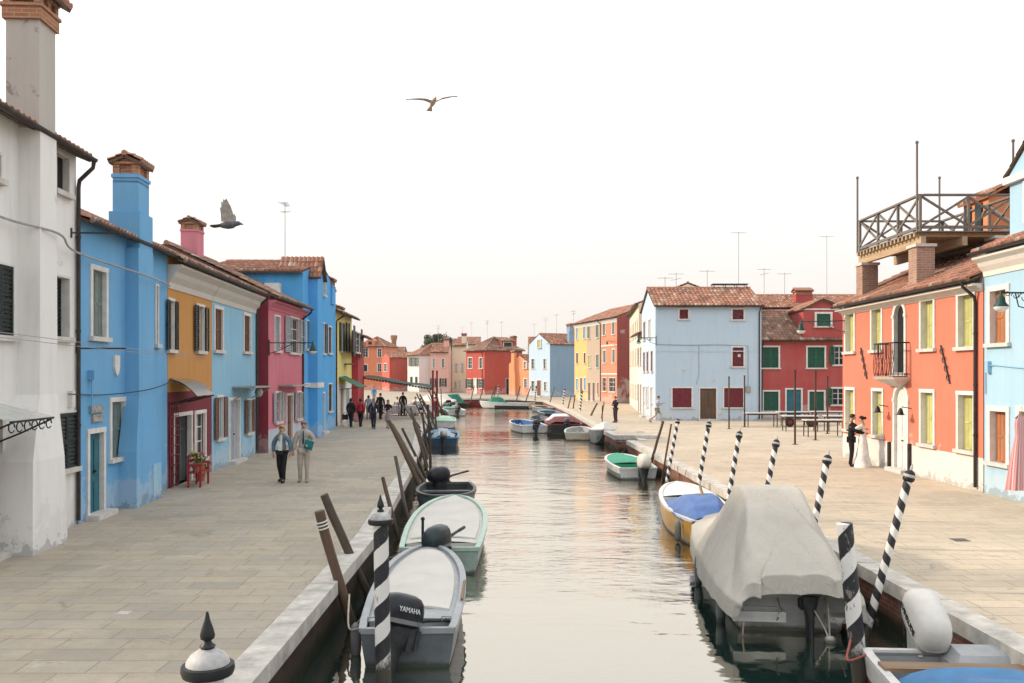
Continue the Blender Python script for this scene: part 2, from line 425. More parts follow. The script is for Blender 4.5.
def chimney(root,x,y,z0,w,d,h,mat,style='tile',name='chimney'):
    mb=MB(); mb.box(x-w/2,x+w/2,y-d/2,y+d/2,z0,z0+h)
    mb.box(x-w/2-.03,x+w/2+.03,y-d/2-.03,y+d/2+.03,z0+h-.1,z0+h-.02)
    c=mb.build(name,mat,root)
    k=MB(); t=z0+h
    # open brick throat, four little piers and a tiled lid
    k.box(x-w/2+.06,x+w/2-.06,y-d/2+.06,y+d/2-.06,t,t+.22,2)
    for a in (-1,1):
        for b in (-1,1): k.box(x+a*(w/2-.08)-.08,x+a*(w/2-.08)+.08,y+b*(d/2-.08)-.08,y+b*(d/2-.08)+.08,t,t+.24,2)
    o=.09; zt=t+.24; zr=zt+.16+.1*d
    k.box(x-w/2-.04,x+w/2+.04,y-d/2-.04,y+d/2+.04,zt-.02,zt+.04,2)
    tiles(k,(x-w/2-o,y-d/2-o,zt+.05),(x+w/2+o,y-d/2-o,zt+.05),(x+w/2+o,y,zr),(x-w/2-o,y,zr),.15,.28)
    tiles(k,(x+w/2+o,y+d/2+o,zt+.05),(x-w/2-o,y+d/2+o,zt+.05),(x-w/2-o,y,zr),(x+w/2+o,y,zr),.15,.28)
    ridge(k,(x-w/2-o,y,zr+.02),(x+w/2+o,y,zr+.02),0,.07)
    for s in (-1,1): k.add([(x+s*(w/2),y-d/2,zt+.03),(x+s*(w/2),y+d/2,zt+.03),(x+s*w/2,y,zr-.05)],[(0,1,2)],2,[(0,0)]*3)
    k.build('chimney_cap',[MAT['tile'],MAT['dwood'],MAT['brick']],c,None)
    return c
def antenna(root,x,y,z,h,kind=0):
    mb=MB(); mb.tube([(x,y,z-.2),(x,y,z+h)],.02,5)
    b=z+h-.1
    mb.tube([(x-.55,y,b),(x+.55,y,b)],.013,4)
    for k in range(6):
        t=-.5+k*.2; mb.tube([(x+t,y-.25+.02*k,b),(x+t,y+.25-.02*k,b)],.009,4)
    if kind: 
        mb.tube([(x-.35,y,b-.45),(x+.35,y,b-.3)],.013,4)
        for k in range(4): mb.tube([(x-.3+k*.2,y-.22,b-.43+k*.045),(x-.3+k*.2,y+.22,b-.43+k*.045)],.009,4)
    return mb.build('antenna',MAT['tin'],root)
def gutter(root,x0,x1,y,z,down=None,zb=.1,ydown=-.06):
    mb=MB(); n=8; r=.075; pts=[]
    secs=[]
    for x in (x0,x1):
        s=[(x,y+r*math.cos(math.pi+math.pi*k/n),z+r*math.sin(math.pi+math.pi*k/n)) for k in range(n+1)]
        s+=[(x,y+(r-.012)*math.cos(math.pi+math.pi*k/n),z+(r-.012)*math.sin(math.pi+math.pi*k/n)) for k in range(n,-1,-1)]
        secs.append([Vector(p) for p in s])
    mb.loft(secs); g=mb.build('gutter',MAT['copper'],root)
    if down is not None:
        d=MB(); d.tube([(down,y,z-.06),(down,y+.02,z-.18),(down,ydown-.02,z-.45),(down,ydown,z-.6),(down,ydown,zb)],.045,8)
        for q in (.3,.6,.9): d.tube([(down,ydown,zb+(z-1-zb)*q),(down,ydown,zb+(z-1-zb)*q+.05)],.055,8)
        d.build('drainpipe',MAT['copper'],root,50)

def house(name,label,A,B,h,depth,wmat,front=(),left=(),right=(),roof='x',rise=1.3,over=.38,side=.0,bands=None,mats=(),
          tile='tile',pitch=.2,gut=True,down=None,cornice=None,cat='house',group=None,back_h=None,fw=.10,far=False,shut='dgreen',frame='trim',rows=.34,adj=.008,rside=0,lside=0):
    A=Vector(A[:2]);B=Vector(B[:2]); rz=math.atan2(B.y-A.y,B.x-A.x); W=(B-A).length-adj
    root=empty(name,(A.x,A.y,0),rz,label,cat,group)
    inn=Vector((-math.sin(rz),math.cos(rz)))
    Ms={'f':Matrix.Identity(4),
        'l':Matrix.Translation((0,depth,0))@Matrix.Rotation(R(-90),4,'Z'),
        'r':Matrix.Translation((W,0,0))@Matrix.Rotation(R(90),4,'Z')}
    lines={'f':(A,B),'l':(A+inn*depth,A),'r':(B,B+inn*depth)}
    lens={'f':W,'l':depth,'r':depth}
    wm=[wmat]+list(mats); mb=MB(); bands=bands or [(0,0)]
    for key,ops in (('f',front),('l',left),('r',right)):
        rects=[];specs=[];hi=[]
        for o in ops:
            o=dict(o)
            if 'px' in o:
                x0,x1,y0,y1=o.pop('px'); u0,d0=ray(*lines[key],x0); u1,d1=ray(*lines[key],x1)
                z1=EYE-(y0-HZ)*d0/F if y0<y1 else 0; z1=EYE-(y0-HZ)*(d0+d1)/2/F; z0=EYE-(y1-HZ)*(d0+d1)/2/F
                f=o.get('fw',fw)
                u0+=f;u1-=f;z1-=f
                if not o.get('kind','closed').startswith('door'): z0+=f*.8
            else: u0,u1,z0,z1=o.pop('r')
            if o.get('kind','closed').startswith('door'): z0=.0
            u0=max(.03,u0);u1=min(lens[key]-.03,u1)
            if z1>h-.02 and not o.get('arch'): o.setdefault('fw',fw); o.setdefault('shut',shut); hi.append((u0,z0,u1-u0,z1-z0,o)); continue
            if o.get('arch'): z1-= (u1-u0)/2
            if u1-u0<.15 or z1-z0<.15: continue
            o.setdefault('fw',fw); o.setdefault('shut',shut); o.setdefault('frame',frame)
            rects.append((u0,z0,u1-u0,z1-z0+((u1-u0)/2+.0 if o.get('arch') else 0))); specs.append((u0,z0,u1-u0,z1-z0,o))
        gb=None
        if (roof=='x' and key!='f') or (roof=='y' and key=='f'): gb=rise
        wall(mb,Ms[key],lens[key],h,rects,[(0,rside)] if (key=='r' and rside) else ([(0,lside)] if key=='l' and lside else bands),gb)
        for (x,z,w,hh,o) in hi: window(root,Ms[key]@Matrix.Translation((0,-.10,0)),x,z,w,hh,**o)
        for (x,z,w,hh,o) in specs:
            if o.get('arch'):
                # fill the corners over the arch
                cx=x+w/2; cz=z+hh; n=8
                for s in (0,1):
                    fan=[(x if s else x+w,0,cz+w/2)]
                    arc=[(cx+(w/2)*math.cos(t),0,cz+(w/2)*math.sin(t)) for t in [ (math.pi/2)*(k/n)+(math.pi/2 if s else 0) for k in range(n+1)]]
                    mb.add([Ms[key]@Vector(p) for p in fan+arc],[tuple(range(n+2))],0)
            window(root,Ms[key],x,z,w,hh,**o)
    T=Ms
    mb.add([(W,depth,0),(0,depth,0),(0,depth,h),(W,depth,h)],[(0,1,2,3)],0)
    if roof=='y': mb.add([(W,depth,h),(0,depth,h),(W/2,depth,h+rise)],[(0,1,2)],0)
    mb.build('wall',wm,root)
    rm=MB(); top=h+.09; o=over; e=side
    sl=rise/(depth/2) if roof in('x','hip') else rise/(W/2)
    if roof=='x':
        zb=top-o*sl
        tiles(rm,(-e,-o,zb),(W+e,-o,zb),(W+e,depth/2,top+rise),(-e,depth/2,top+rise),pitch,rows)
        tiles(rm,(W+e,depth+o,zb),(-e,depth+o,zb),(-e,depth/2,top+rise),(W+e,depth/2,top+rise),pitch,rows)
        ridge(rm,(-e,depth/2,top+rise+.03),(W+e,depth/2,top+rise+.03))
        ge=-o-.05; gz=zb-.02
    elif roof=='y':
        zb=top-o*sl
        tiles(rm,(-o,depth+e,zb),(-o,-e,zb),(W/2,-e,top+rise),(W/2,depth+e,top+rise),pitch,rows)
        tiles(rm,(W+o,-e,zb),(W+o,depth+e,zb),(W/2,depth+e,top+rise),(W/2,-e,top+rise),pitch,rows)
        ridge(rm,(W/2,-e,top+rise+.03),(W/2,depth+e,top+rise+.03)); gut=False
    elif roof=='hip':
        zb=top-o*sl; k=min(W/2*.98,depth/2)
        a=(k,depth/2,top+rise); b=(W-k,depth/2,top+rise)
        tiles(rm,(-o,-o,zb),(W+o,-o,zb),b,a,pitch,rows); tiles(rm,(W+o,depth+o,zb),(-o,depth+o,zb),a,b,pitch,rows)
        tiles(rm,(-o,depth+o,zb),(-o,-o,zb),a,a,pitch,rows); tiles(rm,(W+o,-o,zb),(W+o,depth+o,zb),b,b,pitch,rows)
        ridge(rm,a,b)
        for c,q in (((-o,-o,zb),a),((-o,depth+o,zb),a),((W+o,-o,zb),b),((W+o,depth+o,zb),b)): ridge(rm,c,q)
        ge=-o-.05; gz=zb-.02
    elif roof=='shed':   # falls to the front, high at the back
        zb=top-o*rise/depth
        tiles(rm,(-e,-o,zb),(W+e,-o,zb),(W+e,depth,top+rise),(-e,depth,top+rise),pitch,rows)
        for q in (0,W): rm.add([(q,0,h),(q,depth,h),(q,depth,h+rise)],[(0,1,2)],1,[(0,0)]*3)
        ge=-o-.05; gz=zb-.02
    rf=rm.build('roof',[MAT[tile],MAT['dwood']],root,60) if roof else None
    if cornice:
        cm,ch,cd=cornice; c=MB(); n=5
        zc=(top-o*sl)-.13 if roof in('x','hip') else h
        prof=[(0.012,zc-ch),(-.03,zc-ch),(-.05,zc-ch*.75),(-cd*.45,zc-ch*.5),(-cd*.6,zc-ch*.3),(-cd,zc-.06),(-cd,zc),(0.012,zc)]
        secs=[[Vector((x,y,z)) for y,z in prof] for x in (0.004,W-.004)]
        c.loft(secs); c.build('cornice',cm,root)
    if gut: gutter(root,-e,W+e,ge,gz,down)
    return root,W,rf
def w(px0,px1,py0,py1,kind='closed',**k): return dict(px=(px0,px1,py0,py1),kind=kind,**k)
def grid_ops(W,cols,rows,ww,kind='glass',**k):
    """regular windows: cols = centres, rows = (z0,z1)"""
    return [dict(r=(c-ww/2,c+ww/2,a,b),kind=kind,**k) for c in cols for a,b in rows]
# ------------------------------------------------------------------ plaster colours
W1=plaster('white_plaster',(.74,.74,.73),.2,(.52,.51,.49),.66,streak=.3)
BLU=plaster('sky_blue_plaster',S(84,164,216,.98),.12,(.50,.56,.60),.70,streak=.2)
OCH=plaster('ochre_plaster',S(202,138,40,.92),.1,streak=.25)
MAR=plaster('wine_plaster',S(128,34,52,.85),.08)
LBL=plaster('powder_blue_plaster',S(126,190,222,.92),.15)
PNK=plaster('rose_plaster',S(210,104,126,.92),.12,streak=.3)
CRM=plaster('crimson_plaster',S(150,30,58,.85),.08)
BRB=plaster('bright_blue_plaster',S(40,160,228,1.0),.08)
YEL=plaster('lemon_plaster',S(236,216,112,.9),.1)
RED=plaster('red_plaster',S(190,40,50,.85),.1)
VIO=plaster('violet_plaster',S(206,120,190,.9),.1)
ORG=plaster('coral_orange_plaster',S(232,120,84,.80),.07,(.62,.36,.27),.735,streak=.1)
RBL=plaster('pale_sky_plaster',S(160,206,232,.85),.12,(.52,.42,.34),.70,pscale=1.3)
PBL=plaster('ice_blue_plaster',S(180,206,228,.93),.12,(.62,.62,.62),.69,streak=.18)
RRD=plaster('raspberry_plaster',S(186,64,62,.84),.12,streak=.25)
FRD=plaster('brick_red_plaster',S(190,66,48,.85),.08)
FBL=plaster('shaded_blue_plaster',S(126,168,204,.85),.1,(.36,.24,.18),.60,pscale=.55)  # flank blue, darker than the front: its shade is in the colour, plus peeling
FYL=plaster('egg_yellow_plaster',S(242,182,92,.9),.1)
TAN=plaster('grey_tan_plaster',S(190,168,146,.85),.15)
COR=plaster('salmon_plaster',S(234,130,88,.88),.1,(.50,.42,.38),.66,pscale=.3)
CRE=plaster('cream_plaster',S(240,226,192,.9),.1)
GRY=plaster('lilac_grey_plaster',S(206,210,218,.9),.15)
FPK=plaster('shell_pink_plaster',S(232,176,160,.9),.12)
FOR=plaster('far_orange_plaster',S(222,124,72,.9),.1)
BRN=plaster('brown_plaster',S(120,84,70,.85),.1)
MNT=plaster('pale_mint_plaster',S(190,214,208,.9),.1)
WPL=plaster('white_plinth_plaster',(.66,.63,.59),.1,(.52,.42,.30),.735,pscale=.8)

# ------------------------------------------------------------------ left street front
def LP(y): return (-8.83-.061*(y-15.2), y)
Lh,Lw,_=house('town_house','tall white house with a big brick topped chimney and a glass door canopy',LP(11.4),LP(18.22),7.62,8,W1,
  front=[w(53,69,275,339,'closed',fw=.04,deep=.10),w(54,69,153,194,'dark',fw=.05),w(55,76,411,470,'closed',fw=.03,deep=-.07),w(-14,13,262,337,'closed',fw=.03,deep=-.06),
         w(-40,4,412,540,'door',shut='dwood'),w(-12,1,150,180,'dark',fw=.05)],roof='x',rise=1.6,over=.32,gut=True,down=6.78,adj=.02)
def lu(px,A=LP(11.4),B=LP(18.22)): return ray(A,B,px)[0]
# the splayed chimney breast that climbs the front, and the chimney above it
b=MB(); u0,u1=4.72,6.0
pr=[(0,3.62,4.98,.62),(1.6,3.72,4.94,.58),(2.75,4.36,5.06,.40),(7.55,4.42,5.06,.38)]
b.loft([[Vector(p) for p in ((a,-d,z),(c,-d,z),(c,.02,z),(a,.02,z))] for z,a,c,d in pr]); b.build('chimney_breast',W1,Lh)
STN=plaster('weathered_chimney_plaster',(.46,.44,.41),.2,(.25,.23,.21),.56)
b=MB(); b.box(4.42,5.06,-.36,.22,7.5,9.5); cst=b.build('chimney',STN,Lh)
b=MB(); b.box(4.37,5.11,-.41,.27,9.5,9.72,2); b.box(4.34,5.14,-.44,.30,9.72,9.78,2)
for a in (4.38,4.68,4.98):
    for q in (-.40,.14): b.box(a,a+.12,q,q+.12,9.78,9.98,2)
b.box(4.36,5.12,-.42,.28,9.98,10.03,2)
tiles(b,(4.22,-.58,10.04),(5.26,-.58,10.04),(5.26,-.07,10.32),(4.22,-.07,10.32),.15,.26); tiles(b,(5.26,.44,10.04),(4.22,.44,10.04),(4.22,-.07,10.32),(5.26,-.07,10.32),.15,.26)
b.build('chimney_cap',[MAT['tile'],MAT['dwood'],MAT['brick']],cst)
b=MB(); u=lu(0); b.add([(u-1.6,-.02,2.62),(u-.1,-.02,2.62),(u-.1,-.95,2.38),(u-1.6,-.95,2.38),(u-1.6,-.02,2.63),(u-.1,-.02,2.63),(u-.1,-.95,2.39),(u-1.6,-.95,2.39)],[(0,1,2,3),(7,6,5,4),(0,4,5,1),(1,5,6,2),(2,6,7,3),(3,7,4,0)])
can=b.build('door_canopy',plain('canopy_glass',(.42,.44,.42),.15,.1,4),Lh)
b=MB()
for k in range(6):
    x=u-1.5+k*.25; b.tube([(x+.1*math.cos(t*.7),-.93,2.28+.08*math.sin(t*.7)) for t in range(9)],.012,4)
b.tube([(u-.12,-.95,2.37),(u-1.58,-.95,2.37)],.02,5); b.tube([(u-.15,-.03,1.95),(u-.15,-.4,2.1),(u-.15,-.93,2.35)],.016,5); b.tube([(u-1.5,-.03,1.95),(u-1.5,-.93,2.35)],.016,5)
b.build('scroll_bracket',MAT['iron'],can)
b=MB(); b.box(5.9,6.02,-.62,-.56,2.5,2.75); b.M=None
bx=MB(); bx.box(6.42,6.56,-.09,-.0,2.45,2.78); bx.build('meter_box',MAT['trim'],Lh)

Lb,_,_=house('town_house','sky blue house with a tall tiled chimney and a white shield on its wall',LP(18.3),LP(23.9),6.35,8,BLU,
  front=[w(89.6,107,266,341,'closed',shut='sage',deep=.03,lou=False),w(109,125.5,397,461,'closed',shut='sage',deep=.03,lou=False),w(86.5,104.5,428,520,'door',shut='teal'),
         w(154.5,157.8,284,346,'closed',fw=.05)],roof='x',rise=1.6,over=.24)
A2,B2=LP(18.3),LP(23.9)
def u2(px): return ray(A2,B2,px)[0]
b=MB()
pr=[(0,2.15,3.95,.42),(1.3,2.2,3.9,.40),(2.6,2.56,3.62,.33),(6.12,2.58,3.58,.31)]
b.loft([[Vector(p) for p in ((a,-d,z),(c,-d,z),(c,.02,z),(a,.02,z))] for z,a,c,d in pr]); bre=b.build('chimney_breast',BLU,Lb)
b=MB(); b.box(2.68,3.58,-.30,.42,6.0,7.0); b.box(2.76,3.50,-.24,.36,7.0,7.75); b.build('chimney_base',BLU,Lb)
chimney(Lb,3.13,.06,7.70,.74,.60,.22,BLU)
b=MB(); b.box(3.25,3.8,-.435,-.40,.1,.9); b.build('service_hatch',LBL,Lb)
b=MB(); us=u2(115.5); zs=3.12+(374-356)*21/880
sh=[(-.15,0),(.15,0),(.15,-.26),(.09,-.40),(0,-.48),(-.09,-.40),(-.15,-.26)]
b.loft([[Vector((us+x,y,zs+z)) for x,z in sh] for y in (-.05,.01)]); b.build('shield_plaque',MAT['trim'],Lb)
b=MB(); ud=u2(95); 
for k,(a,c) in enumerate(((-.32,.34),(-.2,.36))): b.box(ud+a,ud+c,-.05,.0,2.28-.2*k,2.44-.2*k)
b.build('stone_plaque',plain('old_plaque',(.34,.33,.31),.9,.4,14),Lb)
b=MB(); b.box(.45,.6,-.14,0,3.0,3.2); b.tube([(.52,-.06,3.0),(.52,-.06,2.3)],.015,5); b.build('alarm_box',BLU,Lb)

ROOFC=(plaster('cornice_plaster',(.56,.54,.50),.1,streak=.3),.64,.38)
Lo,Wo,_=house('town_house','ochre house with a wine red shop front and dark green shutters',LP(23.92),LP(28.2),6.33,8.5,OCH,
  front=[w(167,174,298,352,'open',fw=.07),w(196,204,304,353,'open',fw=.07),w(173,191.6,412,484,'door_dark',frame='trim'),w(194,205.5,410,461,'glass')],
  bands=[(0,1),(2.62,0)],mats=[MAR],roof='x',rise=1.9,over=.42,cornice=ROOFC,tile='tile2')
b=MB(); b.box(.06,.1,-.05,.02,0,2.35)
for k in range(6): b.box(.08+k*.14,.105+k*.14,-.045,-.02,.0,2.3)
for k in range(9): b.box(.06,.84,-.05,-.018,.05+k*.27,.075+k*.27)
b.build('folding_grille',MAT['maroon'],Lo)
b=MB(); n=10
top=[Vector((x,-.03-1.0*t,2.95-.42*t*t)) for x in (-.1,) for t in [k/n for k in range(n+1)]]
b.loft([[Vector((x,-.03-.75*k/n,2.98-.45*(k/n)**2)) for k in range(n+1)]+[Vector((x,-.03-.75*k/n,2.965-.45*(k/n)**2)) for k in range(n,-1,-1)] for x in (.02,1.75)])
cn=b.build('door_canopy',plain('smoked_canopy',(.20,.20,.18),.2,.1,4),Lo,40)
for x in (.06,.9,1.7): b=MB(); b.tube([(x,-.03-.75*k/n,2.955-.45*(k/n)**2) for k in range(n+1)]+[(x,-.03,2.3)],.02,5); b.build('canopy_bracket',MAT['iron'],cn)
Ll,Wl,_=house('town_house','powder blue house with brown shutters, between the ochre and rose houses',LP(28.22),LP(34.4),6.33,8.5,LBL,
  front=[w(213.6,223,306,353,'closed',shut='brown'),w(243,250.5,313,354,'closed',shut='brown'),w(216,223,395,440,'open',shut='brown',fw=.07),
         w(228.5,239.6,397,464,'door',shut='greyblue'),w(246,251.5,398,434,'open',shut='brown',fw=.07)],roof='x',rise=1.9,over=.42,cornice=ROOFC,tile='tile2',down=6.1)
b=MB(); b.box(2.5,5.3,-.8,.01,2.62,2.68); cn=b.build('door_canopy',MAT['tin'],Ll)
for x in (2.6,5.2): b=MB(); b.tube([(x,-.75,2.6),(x,-.02,2.2)],.02,5); b.build('canopy_bracket',MAT['tin'],cn,40)
b=MB(); b.ball((4.4,-.5,2.44),.16,8,0,(1,1,1.2)); b.build('hanging_lamp',MAT['tin'],cn,40)
Lk,Wk,_=house('town_house','rose pink house with grey blue shutters under the tiled roof',(-9.62,34.75),(-9.78,41.2),6.28,8,PNK,
  front=[w(274,280,315,352,'closed',shut='greyblue',fw=.07),w(289,299,317,354,'open',shut='greyblue',fw=.06),w(275,281,391,423,'open',shut='greyblue',fw=.06),
         w(286,293,393,444,'door',shut='brown'),w(296,301,391,420,'open',shut='greyblue',fw=.06)],
  left=[],roof='x',rise=1.9,over=.40,cornice=(PNK,.35,.3),bands=[(0,1),(.9,0)],mats=[plaster('pale_plinth_plaster',(.42,.50,.58),.1,(.3,.3,.3),.6),CRM],lside=2,tile='tile2',down=6.2)
b=MB(); b.box(-.012,.9,-.03,8,-.02,5.2); 
b=MB(); b.box(1.6,4.9,-.6,.01,2.6,2.66); b.build('door_canopy',MAT['tin'],Lk)
chimney(Lk,2.3,3.75,7.8,.78,.7,1.35,plaster('rose_chimney_plaster',S(214,120,140,.9),.1))
Lc,Wc,_=house('town_house','bright blue house with a tall gabled front and an air conditioner',(-9.8,41.25),(-10.1,50.4),7.9,4.9,BRB,
  front=[w(306,310,320,350,'closed',shut='greyblue',fw=.05),w(319.5,324.5,392,440,'door',shut='teal',fw=.08),w(320,324.5,322,354,'open',fw=.06),w(328,331.5,326,354,'closed',fw=.06),w(328,332,383,412,'closed',fw=.06),w(320.5,323.5,277,296,'dark',fw=.05)],
  roof='y',rise=.95,over=.32,bands=[(0,0)])
b=MB(); b.box(1.4,2.9,-.42,.02,0,7.8); b.add([(1.4,-.42,7.8),(2.9,-.42,7.8),(2.15,-.42,8.7),(1.4,.5,7.8),(2.9,.5,7.8),(2.15,.5,8.7)],[(0,1,2),(5,4,3),(0,3,4,1),(0,2,5,3),(1,4,5,2)])
b.build('chimney_breast',BRB,Lc)
b=MB(); tiles(b,(1.25,1.5,7.78),(1.25,-.6,7.78),(2.15,-.6,8.88),(2.15,1.5,8.88)); tiles(b,(3.05,-.6,7.78),(3.05,1.5,7.78),(2.15,1.5,8.88),(2.15,-.6,8.88)); b.build('gable_roof',[MAT['tile'],MAT['dwood']],Lc,60)
b=MB(); b.box(1.34,2.96,-.45,.0,2.45,2.7); b.box(.02,1.33,-.08,0,2.5,2.68); b.build('string_course',MAT['trim'],Lc)
b=MB(); b.box(-.36,.0,1.0,1.7,6.75,7.35); b.build('air_conditioner',MAT['trim'],Lc)
chimney(Lc,7.9,.3,7.0,.85,.8,1.05,BRB); antenna(Lc,1.2,1.1,8.5,2.9,1)
Ly,_,_=house('town_house','lemon yellow house with dark shutters behind the bright blue one',(-10.15,50.45),(-10.4,57.1),6.75,8,YEL,
  front=[w(340,342.5,322,352,'open',fw=.05),w(346,348,322,352,'open',fw=.05),w(340,343,388,424,'door',shut='owood',fw=.06),w(346,349,388,424,'door',shut='greyblue',fw=.06)],roof='x',rise=1.5,over=.45,bands=[(0,1),(2.5,0)],mats=[W1],down=.2)
b=MB(); b.box(3.2,4.4,-.5,-.05,3.7,3.76); 
b.build('balcony_shelf',MAT['iron'],Ly)
Lr,_,_=house('town_house','narrow red house past the lemon yellow one',(-10.0,57.15),(-10.3,61.2),5.65,7,RED,
  front=[w(350.5,353,330,352,'open',fw=.05),w(350.5,353,390,418,'glass',fw=.05)],left=[],roof='x',rise=1.2,over=.5)
chimney(Lr,2.0,1.6,5.7,.8,.8,1.5,VIO)
for i,(y0,y1,hh,m,l) in enumerate(((61.3,68,5.2,VIO,'violet house half hidden beyond the red one'),)):
    house('town_house',l,(-11.2,y0),(-11.6,y1),hh,7,m,front=grid_ops(6.6,(1.6,4.8),((3.2,4.5),(.9,2.1)),.8,'closed'),rise=1.2)

# ------------------------------------------------------------------ houses closing the canal
def fh(name,label,A,B,h,d,m,**k):
    k.setdefault('fw',.12); k.setdefault('pitch',.24); k.setdefault('tile','tile'); k.setdefault('over',.35)
    return house(name,label,A,B,h,d,m,**k)
def fx(px,d): return ((px-CX)*d/F,d)
fo,_,_=fh('town_house','orange house with dark windows and a small attic gable at the plaza',fx(357,173),fx(384.5,172),8.6,8,FOR,
  front=[w(362,368.5,348,357.5,'glass'),w(377,382,348,357.5,'glass'),w(377,382,363,372,'glass'),w(363,368,364,372,'closed')],roof='hip',rise=1.9)
b=MB(); b.box(1.9,3.5,-.02,1.8,8.6,9.6); b.add([(1.8,-.03,9.6),(3.6,-.03,9.6),(2.7,-.03,10.2),(1.8,2.6,9.6),(3.6,2.6,9.6),(2.7,2.6,10.2)],[(0,1,2),(5,4,3),(0,3,4,1),(0,2,5,3),(1,4,5,2)])
at=b.build('attic_gable',FOR,fo); b=MB(); b.box(2.35,3.05,-.06,-.03,8.9,9.5); b.build('window',MAT['glass'],at)
fb,_,_=fh('town_house','brown gabled house with a round brick chimney behind the plaza',fx(383,186),fx(404,186),7.4,7,BRN,front=grid_ops(3.3,(.9,2.4),((3.2,4.4),),.7,'closed'),rise=1.4)
b=MB(); b.lathe([(.55,6.5),(.52,10.2),(.7,10.6),(.75,11.3),(.6,11.4)],10,(2.1,1.5,0)); b.build('chimney',MAT['brick'],fb,40)
fh('town_house','small red house with a plain dark red flank at the plaza',fx(382,163),fx(389.5,158),6.1,7,plaster('tomato_plaster',S(212,88,66,.88),.08),mats=[FRD],
   front=[w(384,387,363,372,'glass')],rise=.9,roof='y',over=.25,rside=1)[0]
fw_,_,_=fh('town_house','white house with a lilac grey flank, facing the plaza',fx(407.5,157),fx(419,151),6.5,7,plaster('chalk_plaster',(.66,.65,.63),.1),
  front=[w(410,413,357,366.5,'open',shut='sage',fw=.06),w(414.5,417.5,357,366.5,'open',shut='sage',fw=.06),w(410,413,376,384,'closed'),w(415,418,376,384,'closed')],roof='hip',rise=1.9,mats=[GRY],rside=1)
fp,_,_=fh('town_house','shell pink house with two rows of dark windows on the far quay',fx(430.5,143),fx(448.5,143),6.7,8,FPK,
  front=[w(432,435.5,358,368,'glass'),w(441,445,358,368,'glass'),w(431.5,435,378,387,'open',fw=.05),w(436.5,439,377,392,'door',shut='brown'),w(441,445,378,387,'open',fw=.05)],roof='x',rise=1.4)
chimney(fp,2.4,2.5,7.2,.8,.8,1.4,FPK); antenna(fp,1.0,3,8,3.2,1)
fc,_,_=fh('town_house','narrow cream house with pale windows beside the big red house',fx(452,150),fx(466.5,150),8.0,6,CRE,front=[w(454.5,458,363,372,'closed',shut='trim'),w(461,464,363,372,'closed',shut='trim'),w(454,457,381,389,'closed',shut='lime'),w(458.5,461,380,393,'door',shut='trim')],rise=1.1)
chimney(fc,2.0,1.1,8.0,.8,.8,1.6,CRE)
fr,_,_=fh('town_house','big brick red corner house with a hipped roof and a dormer on the far quay',fx(466,139),fx(484.6,133.5),6.85,6.6,FRD,
  front=[w(468,472.5,357,369,'glass'),w(479,483,357,369,'glass'),w(467.5,471.5,378.5,388.5,'open',fw=.08),w(473.5,477,378,392.5,'door',shut='trim'),w(478.5,482.5,378.5,388.5,'open',fw=.08)],
  right=[w(505.5,509.5,378,394,'door_dark',frame='greyblue')],roof='hip',rise=2.0,tile='tile2',down=5.6)
b=MB(); 
# dormer on the flank
b.box(4.0,5.6,3.4,5.4,6.9,8.3); dm=b.build('dormer',FRD,fr); b=MB(); b.box(5.58,5.66,3.6,5.2,7.15,8.1); b.build('window',MAT['trim'],dm); b=MB(); b.box(5.64,5.69,3.72,5.08,7.27,7.98); b.build('pane',MAT['glass'],dm)
b=MB(); tiles(b,(5.9,3.1,8.25),(5.9,5.7,8.25),(3.0,5.7,8.9),(3.0,3.1,8.9),.24); b.build('dormer_roof',[MAT['tile2'],MAT['dwood']],fr)
chimney(fr,4.6,6.0,6.6,.8,.7,2.0,FRD); antenna(fr,1.5,3,8.4,3.2,1); antenna(fr,4.4,4,8.8,2.5,0)
fs,_,_=fh('town_house','small peach orange house with a stepped chimney between red and blue houses',fx(509,128.5),fx(530,125.5),4.6,5,plaster('peach_plaster',S(242,150,88,.9),.08),
  front=[w(523.5,527.5,361,369,'glass'),w(523.5,527.5,378,388.5,'glass'),w(512,515,383,394,'door',shut='teal')],roof='y',rise=1.2,over=.2)
b=MB(); b.loft([[Vector((a,y,z)) for a,y in ((c-d,-.45),(c+d,-.45),(c+d,.05),(c-d,.05))] for z,c,d in ((0,1.15,.55),(2.9,1.15,.5),(3.6,1.2,.3),(6.3,1.2,.3))]); b.build('chimney_breast',plaster('peach_plaster',(0,0,0)),fs)
b=MB(); tiles(b,(.75,-.6,6.3),(1.65,-.6,6.3),(1.65,-.2,6.6),(.75,-.2,6.6),.2); tiles(b,(1.65,.2,6.3),(.75,.2,6.3),(.75,-.2,6.6),(1.65,-.2,6.6),.2); b.box(.88,1.52,-.5,.1,6.2,6.3); b.build('chimney_cap',[MAT['tile'],MAT['dwood']],fs)
fl,_,_=fh('town_house','light blue gabled house with a peeling flank on the far quay',fx(529,124),fx(550,119.3),7.2,6.2,plaster('baby_blue_plaster',S(178,208,232,.9),.08),
  front=[w(537.5,541.5,339,348.5,'closed',shut='lime'),w(531,535,358,369.5,'glass'),w(543,546.5,358,369.5,'glass'),w(531,535,380,392,'glass'),w(536.5,541.5,379.5,397,'door',shut='brown'),w(543.5,547,381,391.5,'glass')],roof='y',rise=1.4,over=.22,mats=[FBL],rside=1)
b=MB(); b.box(4.9,5.35,3.2,4.2,0,9.0); b.build('chimney_breast',FBL,fl); chimney(fl,5.05,3.7,8.9,.8,.9,.7,FBL); antenna(fl,2.5,3,8.9,2.6,0); antenna(fl,3.8,5,8.4,3.6,1)

